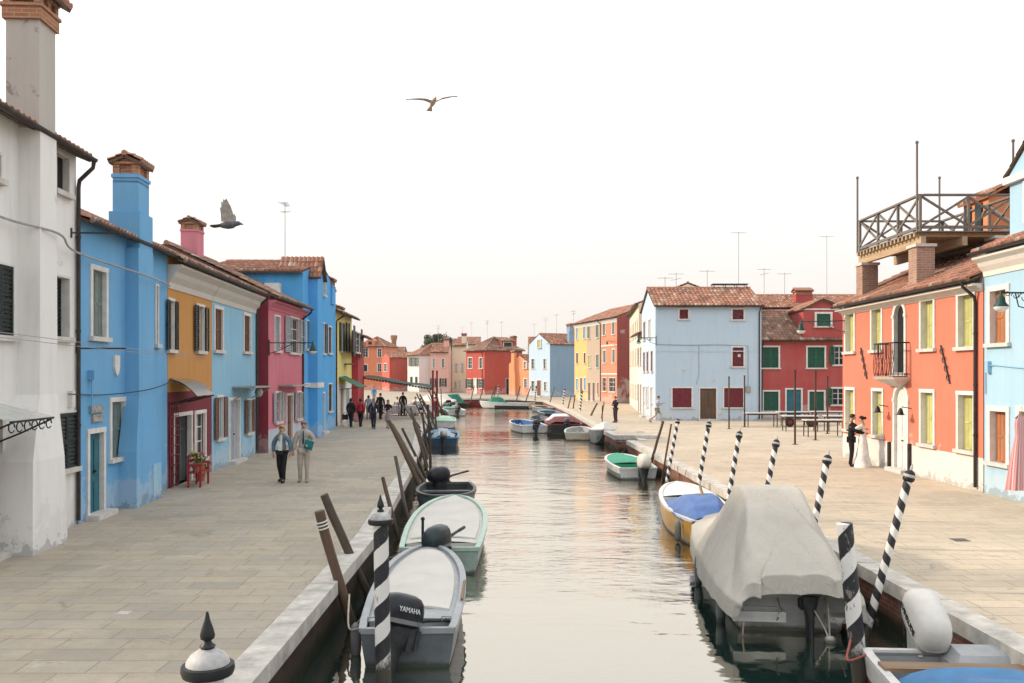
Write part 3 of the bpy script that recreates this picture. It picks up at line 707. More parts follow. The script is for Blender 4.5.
# ------------------------------------------------------------------ right street front
def rowp(s): return (7.6+3.5*s,107-14*s)
ry,_,_=fh('town_house','egg yellow three storey house at the end of the row, right side of the canal',rowp(0),rowp(.33),9.2,9,FYL,
  front=[w(576,578.3,327,340.5,'closed',shut='lblue'),w(583,586,326,339.5,'closed',shut='lblue'),w(576,578.5,352,364,'closed',shut='brown'),w(583.5,586,352,364,'closed',shut='brown'),w(576,578.5,378,391,'closed',shut='lblue'),w(580,582.6,377,402,'door',shut='brown'),w(583.7,586.5,377,391,'closed',shut='lblue')],rise=1.7,roof='x',fw=.1,cornice=(MAT['trim'],.4,.25))
rt,_,_=fh('town_house','grey tan three storey house between the egg yellow and salmon houses',rowp(.332),rowp(.666),9.2,9,TAN,
  front=[w(587.2,590.2,326,339,'closed',shut='sage',fw=.05),w(595.7,598.8,324,338,'closed',shut='sage',fw=.05),w(588,591,355,368,'closed',shut='lime',fw=.05),w(596,599,354,368,'closed',shut='sage',fw=.05),w(588,590.5,382,402,'door',shut='brown',fw=.05),w(592.5,595,382,403,'door',shut='brown',fw=.05),w(597,599,382,395,'closed',shut='owood',fw=.05)],rise=1.7,roof='x',fw=.1,cornice=(MAT['trim'],.4,.25),down=4.6)
rs,_,_=fh('town_house','salmon three storey house with a dull maroon flank, beside the grey tan one',rowp(.668),rowp(1.0),9.2,9,COR,
  front=[w(602.5,605.8,321.5,336,'closed',shut='sage'),w(611.9,615.2,320,335,'closed',shut='sage'),w(603,606.3,349.5,363.5,'closed',shut='sage'),w(612.2,615.4,348.5,363.5,'closed',shut='sage'),w(602.5,606.8,377.5,391.5,'glass',fw=.04),w(609,615.8,377.5,392,'glass',fw=.04)],rise=1.7,roof='x',fw=.1,cornice=(MAT['trim'],.4,.25),rside=1,mats=[plaster('dull_maroon_plaster',S(160,70,66,.85),.1,(.42,.36,.34),.60,pscale=.35)])
b=MB(); b.box(-.02,4.8,-.05,.0,3.05,3.2); b.box(-.02,4.8,-.05,.0,6.15,6.3); b.build('string_course',MAT['trim'],rs)
rc,_,_=fh('town_house','cream house with small dark windows between salmon and ice blue houses',(11.9,89),(10.4,72.3),8.9,8,CRE,
  front=grid_ops(16.7,(3,6,9,12,15),((1.0,2.2),(3.9,5.3),(6.3,7.7)),.85,'closed',shut='brown'),rise=1.6,roof='x',over=.3)
rw,_,_=fh('town_house','low white house beside the ice blue gable',(10.3,72.2),(9.85,65.4),6.3,7,plaster('lime_wash_plaster',(.66,.64,.60),.1,(.5,.42,.3),.68),front=grid_ops(6.8,(1.2,3.4,5.6),((.2,2.3),(3.8,5.2)),.9,'closed',shut='brown'),rise=1.5,over=.5)
PXA,PXB=fx(655.5,59.0),fx(761.5,59.0)
pb,Wp,_=house('town_house','three storey ice blue house with dark red shutters and a double wooden door',PXA,PXB,7.72,6.2,PBL,
  front=[w(678,689.5,308,320,'closed',shut='maroon'),w(731,745,308,320.6,'closed',shut='maroon'),w(731,745,346,367.5,'closed',shut='maroon'),w(671,693,386.6,408.5,'closed',shut='maroon',lou=False),w(698.6,717.6,387,422,'door',shut='dwood'),w(722.6,744.6,386.6,408.5,'closed',shut='maroon',lou=False)],
  left=[dict(r=(.9,1.7,5.6,6.9),kind='closed',shut='maroon',fw=.08),dict(r=(3.3,4.1,5.6,6.9),kind='closed',shut='trim',fw=.08),dict(r=(.8,1.6,3.3,4.7),kind='closed',shut='maroon',fw=.08),dict(r=(2.4,3.2,3.3,4.7),kind='closed',shut='maroon',fw=.08),dict(r=(4.3,5.1,3.3,4.7),kind='closed',shut='maroon',fw=.08),dict(r=(.7,1.6,.1,2.2),kind='door',shut='trim',fw=.08),dict(r=(2.3,3.1,.8,2.2),kind='closed',shut='trim',fw=.08),dict(r=(4.2,5.1,.1,2.2),kind='door',shut='trim',fw=.08)],
  mats=[],roof='x',rise=1.35,over=.28,side=.12,down=Wp if False else 6.95,fw=.09,pitch=.27,rows=.42)
b=MB(); b.box(.0,6.95,-.03,.01,4.62,4.68); b.build('string_course',PBL,pb)
b=MB(); b.tube([(.05,-.03,5.1),(2.2,-.03,5.05),(4.4,-.03,5.08),(6.2,-.03,5.0),(6.2,-.03,3.2),(6.2,-.03,2.3)],.018,5); b.tube([(2.9,-.03,5.06),(2.9,-.03,3.0),(2.72,-.03,2.4)],.014,5); b.build('cable_run',MAT['grey'],pb)
for x,z,s_ in ((3.9,2.75,.12),(1.9,3.4,.1),(5.6,4.35,.09),(4.3,.55,.13)):
    b=MB(); b.box(x-s_,x+s_,-.03,.0,z-s_,z+s_)
    for k in range(4): b.box(x-s_*.8,x+s_*.8,-.045,-.03,z-s_*.75+k*s_*.4,z-s_*.75+k*s_*.4+s_*.2)
    b.build('vent_grille',MAT['trim'],pb)
b=MB(); b.box(6.05,6.35,-.12,.0,1.9,2.3); b.build('meter_box',MAT['tin'],pb)
b=MB(); 
for x in (4.6,5.4,6.2,6.9): b.tube([(x,2.9,9.0),(x,2.9,9.45)],.03,5); b.tube([(x,3.6,9.0),(x,3.6,9.45)],.03,5)
b.box(4.5,7.0,2.85,2.95,9.42,9.48); b.box(4.5,7.0,3.55,3.65,9.42,9.48); b.box(4.5,4.6,2.85,3.6,9.425,9.475); b.box(6.9,7.0,2.85,3.6,9.425,9.475)
b.build('roof_frame',MAT['iron'],pb)
for x,y,hh,k in ((1.2,3.2,1.0,0),(2.0,3.3,1.3,1),(4.2,3.3,1.5,0),(6.4,3.2,4.2,0)): antenna(pb,x,y,9.0,hh,k)
rr,Wr,_=house('town_house','raspberry red house with green shutters and a roof gable behind the market tables',(16.85,59.7),(25.5,59.7),5.5,6.5,RRD,
  front=[w(761,780,345.6,369,'closed',shut='green'),w(806,826,345.6,369,'closed',shut='green'),w(762,780,390,412,'closed',shut='green'),w(785,802.6,388,421,'door',shut='teal'),w(807.6,825.5,390,412,'closed',shut='green'),w(833,846,345,366,'open',shut='green'),w(831,846,387,406,'open',shut='green')],
  bands=[(0,1),(.5,0)],mats=[plaster('chipped_plinth_plaster',(.55,.45,.44),.1,RRD and (.36,.06,.07),.55)],roof='x',rise=2.0,over=.3,fw=.1,pitch=.26,rows=.34,tile='tile2',down=.1)
b=MB(); b.box(2.9,5.5,-.08,2.6,5.6,7.55); b.add([(2.9,-.08,7.55),(5.5,-.08,7.55),(4.2,-.08,8.1),(2.9,2.6,7.55),(5.5,2.6,7.55),(4.2,2.6,8.1)],[(0,1,2),(5,4,3),(0,3,4,1),(0,2,5,3),(1,4,5,2)])
dm=b.build('roof_gable',RRD,rr); window(rr,Matrix.Translation((0,-.17,0)),3.75,6.35,.95,.85,'closed','trim','green',.12)
b=MB(); tiles(b,(2.7,3.2,7.5),(2.7,-.3,7.5),(4.2,-.3,8.22),(4.2,3.2,8.22)); tiles(b,(5.7,-.3,7.5),(5.7,3.2,7.5),(4.2,3.2,8.22),(4.2,-.3,8.22)); b.build('gable_roof',[MAT['tile'],MAT['dwood']],rr,60)
b=MB(); b.box(2.85,5.55,-.13,-.081,7.46,7.56); b.build('gable_trim',MAT['trim'],dm)
rb,_,_=house('town_house','red house at the back whose roof and chimney rise over the raspberry one',(18.0,68.5),(28,68.5),8.3,6,RRD,front=grid_ops(10,(2,5),((6.2,7.4),),.9,'closed',shut='green'),rise=1.1,over=.3)
chimney(rb,5.0,1.2,8.2,1.3,.9,1.2,RRD); antenna(rb,2.2,2,9.2,2.4,1); antenna(rb,7.4,2.5,9.3,5.0,0); antenna(rb,4.0,2.5,9.3,2.0,0)

RX=12.4
ro,Wo,_=house('town_house','coral orange house with lime shutters, arched doors and a wooden roof terrace',(RX,33.0),(RX,23.15),5.72,7.5,ORG,
  front=[w(845,855.5,311,354,'closed',shut='lime',lou=False,deep=.11),w(871,883,305,352.5,'closed',shut='lime',lou=False,deep=.11),w(893,906.5,300.5,376,'dark',arch=True,fw=.12),w(920,935.5,297,351.5,'closed',shut='lime',lou=False,deep=.11),w(957,976,291,350,'closed',shut='lime',lou=False,deep=.11),
         w(845,855.5,387,432,'closed',shut='lime',lou=False,deep=.11),w(872,884,388,438,'closed',shut='lime',lou=False,deep=.11),w(893.5,909,383,470,'door',arch=True,shut='trim'),w(920,935.5,389,447,'closed',shut='lime',lou=False,deep=.11),w(957,976,391,453.5,'closed',shut='lime',lou=False,deep=.11)],
  bands=[(0,1),(.9,0),(5.50,2)],mats=[WPL,MAT['trim']],roof='x',rise=1.75,over=.36,cornice=(plaster('warm_cornice_plaster',(.68,.64,.58),.1),.20,.3),down=9.55,pitch=.19)
def uo(px): return ray((RX,33.0),(RX,23.15),px)[0]
# balcony
u=uo(899.5); b=MB(); b.loft([[Vector((x,y,z)) for x,y in ((u-q,-e),(u+q,-e),(u+q,.01),(u-q,.01))] for z,q,e in ((2.72,.25,.12),(2.82,.5,.3),(2.95,.75,.5),(3.03,.78,.55))]); bal=b.build('balcony',MAT['stone'],ro)
b=MB(); b.tube([(u-.74,-.02,4.1),(u-.74,-.5,4.1),(u+.74,-.5,4.1),(u+.74,-.02,4.1)],.025,6); b.tube([(u-.74,-.02,3.12),(u-.74,-.5,3.12),(u+.74,-.5,3.12),(u+.74,-.02,3.12)],.018,6)
for k in range(13): 
    x=u-.74+k*1.48/12; b.tube([(x,-.5,3.05),(x,-.54,3.4),(x,-.5,3.75),(x,-.5,4.1)],.012,5)
for k in range(1,4):
    for s in (-1,1): b.tube([(u+s*.74,-.5+k*.13,3.05),(u+s*.74,-.5+k*.13,4.1)],.012,5)
for k in range(6):
    x=u-.62+k*.247; b.tube([(x+.07*math.cos(t),-.5,3.55+.09*math.sin(t)) for t in [q*.8 for q in range(8)]],.009,4)
b.build('balcony_railing',MAT['iron'],bal)
for uu,zz in ((uo(864.5),3.5),(uo(946),3.4)):
    b=MB(); b.tube([(uu-.25,-.04,zz+.55),(uu+.28,-.04,zz-.55)],.025,5)
    for k in range(4):
        t=.15+k*.23; x=uu-.25+.53*t; z=zz+.55-1.1*t; b.tube([(x+.09*math.cos(q),-.045,z+.09*math.sin(q)) for q in [j*.7 for j in range(8)]],.014,4)
    b.build('wall_anchor',MAT['iron'],ro)
for uu in (uo(888),uo(911.5)):
    b=MB(); b.tube([(uu,-.01,2.05),(uu,-.3,2.1)],.015,5); b.lathe([(.02,.22),(.06,.16),(.1,.02),(.17,0)],10,(uu,-.34,1.85)); b.build('door_lamp',MAT['iron'],ro,40)
for uu,hh in ((uo(890.5),.9),(uo(910.8),.95)):
    b=MB(); b.box(uu-.05,uu+.05,-.09,.0,0,hh); b.build('cable_guard',MAT['copper'],ro)
# chimneys used as piers and the roof terrace (altana)
def lo(X,Y): return 33.0-Y, X-RX     # world -> house coordinates
TD=wood_mat('terrace_beam_wood',(.50,.36,.22),.6,axis=0); TG=wood_mat('terrace_rail_wood',(.22,.19,.165),.5)
for (X,Y,z0,z1) in ((12.75,31.6,5.5,7.0),(12.75,27.4,5.5,7.05),(15.2,31.6,6.4,7.3),(15.2,27.4,6.4,7.3)):
    u,v=lo(X,Y); b=MB(); b.box(u-.28,u+.28,v-.28,v+.28,z0,z1); b.box(u-.33,u+.33,v-.33,v+.33,z1,z1+.09,1); b.build('brick_pier',[MAT['pierbrick'],MAT['stone']],ro)
u0,v0=lo(12.62,31.9); u1,v1=lo(15.6,27.2)
te=MB()
for v in (v0+.02,v0+1.3,v1-.2): te.box(u0-.2,u1+.0,v,v+.16,7.1,7.38)
k=0
while u0+k*.28<u1:
    te.box(u0+k*.28,u0+k*.28+.09,v0-.12,v1,7.382,7.5); k+=1
ter=te.build('roof_terrace',TD,ro)
b=MB(); k=0
while v0-.12+k*.15<v1: b.box(u0-.05,u1+.05,v0-.12+k*.15,v0-.12+k*.15+.14,7.502,7.54); k+=1
b.build('deck',TG,ter)
def rail(p,q,n,name='railing',ends=True):
    p,q=Vector(p),Vector(q); b=MB()
    if not ends: d_=(q-p).normalized()*.065; p=p+d_; q=q-d_
    def bar(a,c,wd=.03,ht=.03):
        a,c=Vector(a),Vector(c); t=(c-a).normalized(); s=t.cross(Vector((0,0,1)));
        if s.length<.01: s=Vector((1,0,0))
        s.normalize(); n_=s.cross(t); vs=[]
        for e in (a,c):
            for i,j in ((-1,-1),(1,-1),(1,1),(-1,1)): vs.append(e+s*i*wd+n_*j*ht)
        b.add(vs,[(0,1,2,3),(7,6,5,4),(0,4,5,1),(1,5,6,2),(2,6,7,3),(3,7,4,0)])
    z0=7.66;z1=8.66 if ends else 8.655
    bar(p+Vector((0,0,z1)),q+Vector((0,0,z1)),.06,.03); bar(p+Vector((0,0,z0)),q+Vector((0,0,z0)),.035,.045)
    for i in range(n+1):
        a=p.lerp(q,i/n)
        if ends or 0<i<n: bar(a+Vector((0,0,7.5)),a+Vector((0,0,z1-.03)),.036,.036)
        if i<n:
            c=p.lerp(q,(i+1)/n); nn=(q-p).normalized().cross(Vector((0,0,1)))*.03
            bar(a+nn+Vector((0,0,z0+.05)),c+nn+Vector((0,0,z1-.05)),.022,.035); bar(a-nn+Vector((0,0,z1-.05)),c-nn+Vector((0,0,z0+.05)),.022,.035)
    return b.build(name,TG,ter)
rail((u0,v0,0),(u1,v0,0),3); rail((u1,v0,0),(u1,v1,0),2,ends=False); rail((u0,v0,0),(u0,v1,0),2,ends=False); rail((u0,v1,0),(u1,v1,0),3)
for (u,v,z1) in ((u0,v0,10.2),(u1,v0,10.25),(u0,v1,10.2),(u1,v1,10.3)):
    b=MB(); b.tube([(u-.07,v-.07,7.5),(u-.07,v-.07,z1)],.038,6); b.ball((u-.07,v-.07,z1+.05),.06,6); b.build('terrace_post',TG,ter,40)
# stair hut on the roof behind the terrace
u,v=lo(16.4,29.6); b=MB(); b.box(u-.8,u+.8,v-.8,v+.9,6.8,9.0); hut=b.build('stair_hut',plaster('hut_orange_plaster',S(220,130,60,.9),.1),ro)
b=MB(); tiles(b,(u-.95,v-.95,8.95),(u+.95,v-.95,8.95),(u+.95,v,9.45),(u-.95,v,9.45)); tiles(b,(u+.95,v+1.05,8.95),(u-.95,v+1.05,8.95),(u-.95,v,9.45),(u+.95,v,9.45)); b.build('hut_roof',[MAT['tile'],MAT['owood']],hut,60)
for dx in (-.45,.25): b=MB(); b.box(u+dx-.2,u+dx+.2,v-.86,v-.79,7.5,8.8); b.build('window',MAT['glass'],hut)

rl,Wl2,_=house('town_house','pale sky blue house with orange wooden shutters and a pink dress at its wall',(RX,23.1),(RX,15.2),6.35,8,RBL,
  front=[w(988,1010,285,347.5,'closed',shut='owood',lou=False,deep=.10),w(988,1010,406,467,'closed',shut='owood',lou=False,deep=.10),w(1017,1040,406,467,'closed',shut='owood',lou=False,deep=.10),w(1030,1060,280,346,'closed',shut='owood',lou=False,deep=.10)],
  roof='x',rise=1.6,over=.36,cornice=(plaster('warm_cornice_plaster',(0,0,0)),.5,.34),fw=.13)
b=MB(); b.box(.3,2.9,.5,3.2,6.4,8.3); b.add([(.3,.5,8.3),(2.9,.5,8.3),(1.6,.5,9.25),(.3,3.2,8.3),(2.9,3.2,8.3),(1.6,3.2,9.25)],[(0,1,2),(5,4,3),(0,3,4,1),(0,2,5,3),(1,4,5,2)])
dm=b.build('dormer',RBL,rl); b=MB(); tiles(b,(.12,3.4,8.24),(.12,.42,8.24),(1.6,.42,9.34),(1.6,3.4,9.34),thick=.02); tiles(b,(3.08,.42,8.24),(3.08,3.4,8.24),(1.6,3.4,9.34),(1.6,.42,9.34),thick=.02); b.build('dormer_roof',[MAT['tile'],MAT['dwood']],dm,60)
b=MB(); b.box(.2,3.0,.36,.499,8.02,8.2); b.box(1.0,2.2,.42,.499,6.9,7.95); b.build('dormer_trim',MAT['trim'],dm)
b=MB(); b.tube([(.1,-.03,2.6),(.1,-.03,3.3),(.5,-.03,3.35),(2.0,-.03,3.25),(7,-.03,3.3)],.015,5); b.box(.2,.34,-.1,0,3.15,3.45); b.build('cable_box',LBL,rl)

# back rows that only show their roofs and keep the sky line closed
for i,(x0,x1,d,h,m,l) in enumerate(((-11.2,-6.4,178,9.2,MNT,'mint house far behind the cream one'),
     (-20,-12.5,200,9.0,TAN,'tan house behind the shell pink one'),(2.6,9,140,7.6,TAN,'tan house showing its roof behind the light blue gable'))):
    bh,_,_=fh('town_house',l,(x0,d),(x1,d),h,7,m,front=grid_ops(x1-x0,(1.4,3.4),((h-2.2,h-1),),.8,'closed'),rise=1.4)
    antenna(bh,1.0,3,h+1.3,2.4,i%2); antenna(bh,2.9,3.4,h+1.3,3.4,(i+1)%2)
# ------------------------------------------------------------------ ground, canal, quays
EL=[(-2.62,-60),(-2.62,6),(-2.62,16.5),(-2.85,21),(-3.25,28.6),(-3.95,38),(-4.8,47),(-5.6,60),(-6.4,75),(-7.4,95),(-7.9,111)]
EF=[(-7.9,111),(-3,112),(1,110),(3.6,104)]
ER=[(3.6,104),(4.3,88),(4.8,70),(5.0,50),(5.15,42.6),(6.0,42.5),(6.0,41.2),(5.35,41.1),(5.6,29.5),(5.66,14.45),(5.67,9.7),(5.67,-60)]
def stone_ground(name,a,b,c,bw=.74,bh=.40):
    t=NT(name); v=t.map(src='Object')
    br=t.n.new('ShaderNodeTexBrick'); br.inputs['Scale'].default_value=1; br.inputs['Brick Width'].default_value=bw; br.inputs['Row Height'].default_value=bh
    br.inputs['Mortar Size'].default_value=.009; br.offset=.37; br.offset_frequency=2; br.squash=1.35; br.squash_frequency=3; br.inputs['Mortar Smooth'].default_value=.2; br.inputs['Bias'].default_value=0
    w=t.n.new('ShaderNodeVectorMath'); w.operation='ADD'
    nz=t.n.new('ShaderNodeTexNoise'); nz.inputs['Scale'].default_value=1.3; t.link(v,nz.inputs['Vector'])
    sc=t.n.new('ShaderNodeVectorMath'); sc.operation='SCALE'; sc.inputs['Scale'].default_value=.05; t.link(nz.outputs['Color'],sc.inputs[0])
    t.link(v,w.inputs[0]); t.link(sc.outputs[0],w.inputs[1]); t.link(w.outputs[0],br.inputs['Vector'])
    br.inputs['Color1'].default_value=(0,0,0,1); br.inputs['Color2'].default_value=(1,1,1,1); br.inputs['Mortar'].default_value=(.5,.5,.5,1)
    k=t.ramp(br.outputs[0],[(0.0,a),(.35,b),(.6,c),(.85,tuple(x*.88 for x in a)),(1.0,tuple(min(.8,x*1.08) for x in b))])
    n=t.noise(v,.35,6,.62); n2=t.noise(v,5,6,.7); n3=t.noise(v,40,3,.7); n4=t.noise(v,.8,6,.7)
    k=t.mix(t.ramp(n,[(.4,0.0),(.75,.55)]),k,tuple(x*.62 for x in b))
    k=t.mix(t.ramp(n4,[(.5,0.0),(.8,.6)]),k,tuple(min(.8,x*1.25) for x in c))
    k=t.mix(t.ramp(n2,[(.5,0.0),(.8,.45)]),k,tuple(x*.55 for x in a))
    k=t.mix(t.ramp(n3,[(.55,0.0),(.8,.5)]),k,(.1,.095,.09))
    n6=t.noise(v,1.7,7,.72,.6); k=t.mix(t.ramp(n6,[(.60,0.0),(.66,.38)]),k,(.14,.125,.10)); n7=t.noise(t.map((1,1,1)),.9,7,.75,.8); k=t.mix(t.ramp(n7,[(.62,0.0),(.68,.35)]),k,(.62,.57,.48))
    k=t.mix(t.math('MULTIPLY',br.outputs[1],.55),k,(.16,.14,.115))
    t.color(k); t.set(Roughness=.78); t.b.inputs['Specular IOR Level'].default_value=.3
    bb=t.bump(t.math('MULTIPLY',br.outputs[1],-1),.6,.012); b2=t.bump(n2,.2,.01,bb); t.bump(br.outputs[0],.12,.02,b2)
    return t.m
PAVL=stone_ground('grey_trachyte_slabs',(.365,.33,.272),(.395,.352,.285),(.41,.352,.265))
PAVR=stone_ground('sunlit_trachyte_slabs',(.49,.425,.33),(.51,.435,.335),(.53,.445,.335),.70,.38)  # lighter, warmer copy of the left slabs: sunlight put into the colour
COP=plain('istrian_coping_stone',(.52,.495,.45),.75,.22,3,0,.3)
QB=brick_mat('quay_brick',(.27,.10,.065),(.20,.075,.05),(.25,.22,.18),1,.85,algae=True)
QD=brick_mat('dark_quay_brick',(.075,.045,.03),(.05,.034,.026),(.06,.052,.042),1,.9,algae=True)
BIG=700
def strip(edge,x_out,name,mat):
    b=MB(); vs=[];fs=[]
    for x,y in edge: vs+= [(x,y,0),(x_out,y,0)]
    for i in range(len(edge)-1): fs.append((2*i,2*i+1,2*i+3,2*i+2) if x_out>0 else (2*i,2*i+2,2*i+3,2*i+1))
    b.add(vs,fs); return tag(b.build(name,mat),kind='structure')
strip(EL,-BIG,'pavement',PAVL); strip(ER,BIG,'pavement',PAVR)
b=MB(); pts=[(x,y,0) for x,y in EF]; vs=[];fs=[]
for x,y,_ in pts: vs+=[(x,y,0),(x,130,0)]
for i in range(len(pts)-1): fs.append((2*i,2*i+2,2*i+3,2*i+1))
b.add(vs,fs)
b.add([(-BIG,111,0),(-7.9,111,0),(-7.9,130,0),(-BIG,130,0)],[(0,1,2,3)]); b.add([(3.6,104,0),(BIG,104,0),(BIG,130,0),(3.6,130,0)],[(0,1,2,3)])
b.add([(-BIG,130,0),(BIG,130,0),(BIG,900,0),(-BIG,900,0)],[(0,1,2,3)])
tag(b.build('pavement',PAVL),kind='structure')
b=MB(); b.quad((-2500,-2500,-2.2),(2500,-2500,-2.2),(2500,2500,-2.2),(-2500,2500,-2.2)); tag(b.build('ground',plain('mud',(.10,.09,.07),.9,.2,.4)),kind='structure')
def quay(edge,flip,label,bmat):
    """brick face and stone coping along an edge; the water lies on one side"""
    root=empty('quay_wall',(edge[0][0],edge[0][1],0),0,label,'quay wall'); o=Vector((*edge[0],0))
    f=MB(); c=MB(); n=len(edge); nr=[]
    for i in range(n):
        a=Vector(edge[max(i-1,0)]); q=Vector(edge[min(i+1,n-1)]); d=(q-a).normalized(); m=Vector((-d.y,d.x))*(1 if flip else -1); nr.append(m)   # m points to the land
    for i in range(n-1):
        a,q=Vector(edge[i]),Vector(edge[i+1]); ma,mq=nr[i],nr[i+1]
        A0=a+ma*.05; Q0=q+mq*.05
        f.add([Vector((A0.x,A0.y,-2.1))-o,Vector((Q0.x,Q0.y,-2.1))-o,Vector((Q0.x,Q0.y,-.17))-o,Vector((A0.x,A0.y,-.17))-o],[(0,1,2,3)])
        L=(q-a).length; k=max(1,int(L/1.7))
        for j in range(k):
            s,e=j/k+.004/L*2,(j+1)/k-.004/L*2
            p0=a.lerp(q,s); p1=a.lerp(q,e); i0=ma.lerp(mq,s); i1=ma.lerp(mq,e); jz=.03+random.uniform(-.004,.006)
            wi=.36
            vs=[]
            for z in (-.175,jz):
                for p in (p0-i0*.02,p1-i1*.02,p1+i1*wi,p0+i0*wi): vs.append(Vector((p.x,p.y,z))-o)
            c.add(vs,[(3,2,1,0),(4,5,6,7),(0,1,5,4),(1,2,6,5),(2,3,7,6),(3,0,4,7)])
    f.build('brick_face',bmat,root); c.build('coping',COP,root); return root
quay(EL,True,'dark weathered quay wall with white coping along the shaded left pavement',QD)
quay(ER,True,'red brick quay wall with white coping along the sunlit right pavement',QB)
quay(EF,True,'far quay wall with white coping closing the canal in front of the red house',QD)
b=MB(); b.box(-1.0,1.2,-.45,.55,-.05,.16); o=b.build('stone_landing',COP,None,None,(5.9,42.9,0)); tag(o,'flat stone landing slab jutting from the right quay','landing slab')

# ------------------------------------------------------------------ water
t=NT('canal_water'); v=t.map((1,1,1),'Object')
w1=t.noise(t.map((.55,1.0,1)),.9,3,.5,.3); w2=t.noise(t.map((.75,1.5,1)),3.2,4,.55,.4); w3=t.noise(t.map((.12,.2,1)),.5,3,.6)
sep=t.n.new('ShaderNodeSeparateXYZ'); t.link(v,sep.inputs[0])
far=t.ramp(t.math('DIVIDE',sep.outputs[1],60.0),[(.16,.30),(.42,.8),(.8,1.0)])
patch=t.math('MULTIPLY',t.ramp(w3,[(.40,.15),(.62,1.0)]),far)
h=t.math('ADD',t.math('MULTIPLY',w1,.62),t.math('MULTIPLY',t.math('MULTIPLY',w2,patch),.55))
bp=t.n.new('ShaderNodeBump'); bp.inputs['Strength'].default_value=1.0; bp.inputs['Distance'].default_value=.07; t.link(h,bp.inputs['Height'])
gl=t.n.new('ShaderNodeBsdfGlossy'); gl.inputs['Roughness'].default_value=.02; gl.inputs['Color'].default_value=(.92,.85,.75,1); t.link(bp.outputs[0],gl.inputs['Normal'])
df=t.n.new('ShaderNodeBsdfDiffuse'); df.inputs['Color'].default_value=(.016,.040,.036,1)
lw=t.n.new('ShaderNodeLayerWeight'); lw.inputs['Blend'].default_value=.5; t.link(bp.outputs[0],lw.inputs['Normal'])
fac=t.ramp(lw.outputs['Facing'],[(0.0,.05),(.4,.20),(.62,.54),(.72,.70),(.86,.92),(1.0,.98)])
mx=t.n.new('ShaderNodeMixShader'); t.link(fac,mx.inputs[0]); t.link(df.outputs[0],mx.inputs[1]); t.link(gl.outputs[0],mx.inputs[2])
out=[n for n in t.n if n.type=='OUTPUT_MATERIAL'][0]; t.link(mx.outputs[0],out.inputs['Surface'])
b=MB(); b.quad((-30,-60,WZ),(8,-60,WZ),(8,114,WZ),(-30,114,WZ)); tag(b.build('water',t.m),kind='structure')

# ------------------------------------------------------------------ sky, sun, camera
wd=bpy.data.worlds.new('World'); SC.world=wd; wd.use_nodes=True; n=wd.node_tree.nodes; l=wd.node_tree.links
bg=n['Background']; bg.inputs['Strength'].default_value=.1
SUN_EL,SUN_AZ=27.0,-80.0      # azimuth from +Y (the view), to the left
sk=n.new('ShaderNodeTexSky'); sk.sky_type='NISHITA'; sk.sun_disc=False; sk.sun_elevation=R(SUN_EL); sk.sun_rotation=R(SUN_AZ); sk.air_density=1; sk.dust_density=6; sk.ozone_density=1
tc=n.new('ShaderNodeTexCoord'); sp=n.new('ShaderNodeSeparateXYZ'); l.new(tc.outputs['Generated'],sp.inputs[0])
rp=n.new('ShaderNodeValToRGB'); l.new(sp.outputs[2],rp.inputs[0]); e=rp.color_ramp.elements
# thin high overcast: a bright even veil, faintly rose at the horizon
e[0].position=0.0; e[0].color=(.66,.615,.575,1); e[1].position=.40; e[1].color=(1.0,1.0,1.0,1)
q=e.new(.10); q.color=(.70,.665,.63,1); q=e.new(.22); q.color=(.80,.78,.76,1)
sc_=n.new('ShaderNodeVectorMath'); sc_.operation='SCALE'; sc_.inputs['Scale'].default_value=10.5; l.new(rp.outputs[0],sc_.inputs[0])
mix=n.new('ShaderNodeMix'); mix.data_type='RGBA'; mix.inputs[0].default_value=.86; l.new(sk.outputs[0],mix.inputs[6]); l.new(sc_.outputs[0],mix.inputs[7]); l.new(mix.outputs[2],bg.inputs[0])
sd=bpy.data.lights.new('sun','SUN'); sd.energy=2.6; sd.angle=R(4.0); sd.color=(1.0,.81,.62)
so=bpy.data.objects.new('sun',sd); COL.objects.link(so)
dv=Vector((math.sin(R(SUN_AZ))*math.cos(R(SUN_EL)),math.cos(R(SUN_AZ))*math.cos(R(SUN_EL)),math.sin(R(SUN_EL))))
so.rotation_euler=dv.to_track_quat('Z','Y').to_euler(); so.location=(-40,0,60)
cd=bpy.data.cameras.new('camera'); cd.sensor_width=36; cd.lens=F*36/1024; cd.shift_y=(HZ-341.5)/1024; cd.clip_start=.1; cd.clip_end=4000
co=bpy.data.objects.new('camera',cd); COL.objects.link(co); co.location=(0,0,EYE); co.rotation_euler=(R(90),0,0); SC.camera=co
SC.view_settings.view_transform='Standard'; SC.view_settings.look='None'; SC.view_settings.gamma=1; SC.view_settings.exposure=.62
SC.cycles.max_bounces=6; SC.cycles.diffuse_bounces=3; SC.cycles.glossy_bounces=3; SC.cycles.transparent_max_bounces=4; SC.cycles.caustics_reflective=False; SC.cycles.caustics_refractive=False
SC.cycles.use_adaptive_sampling=True
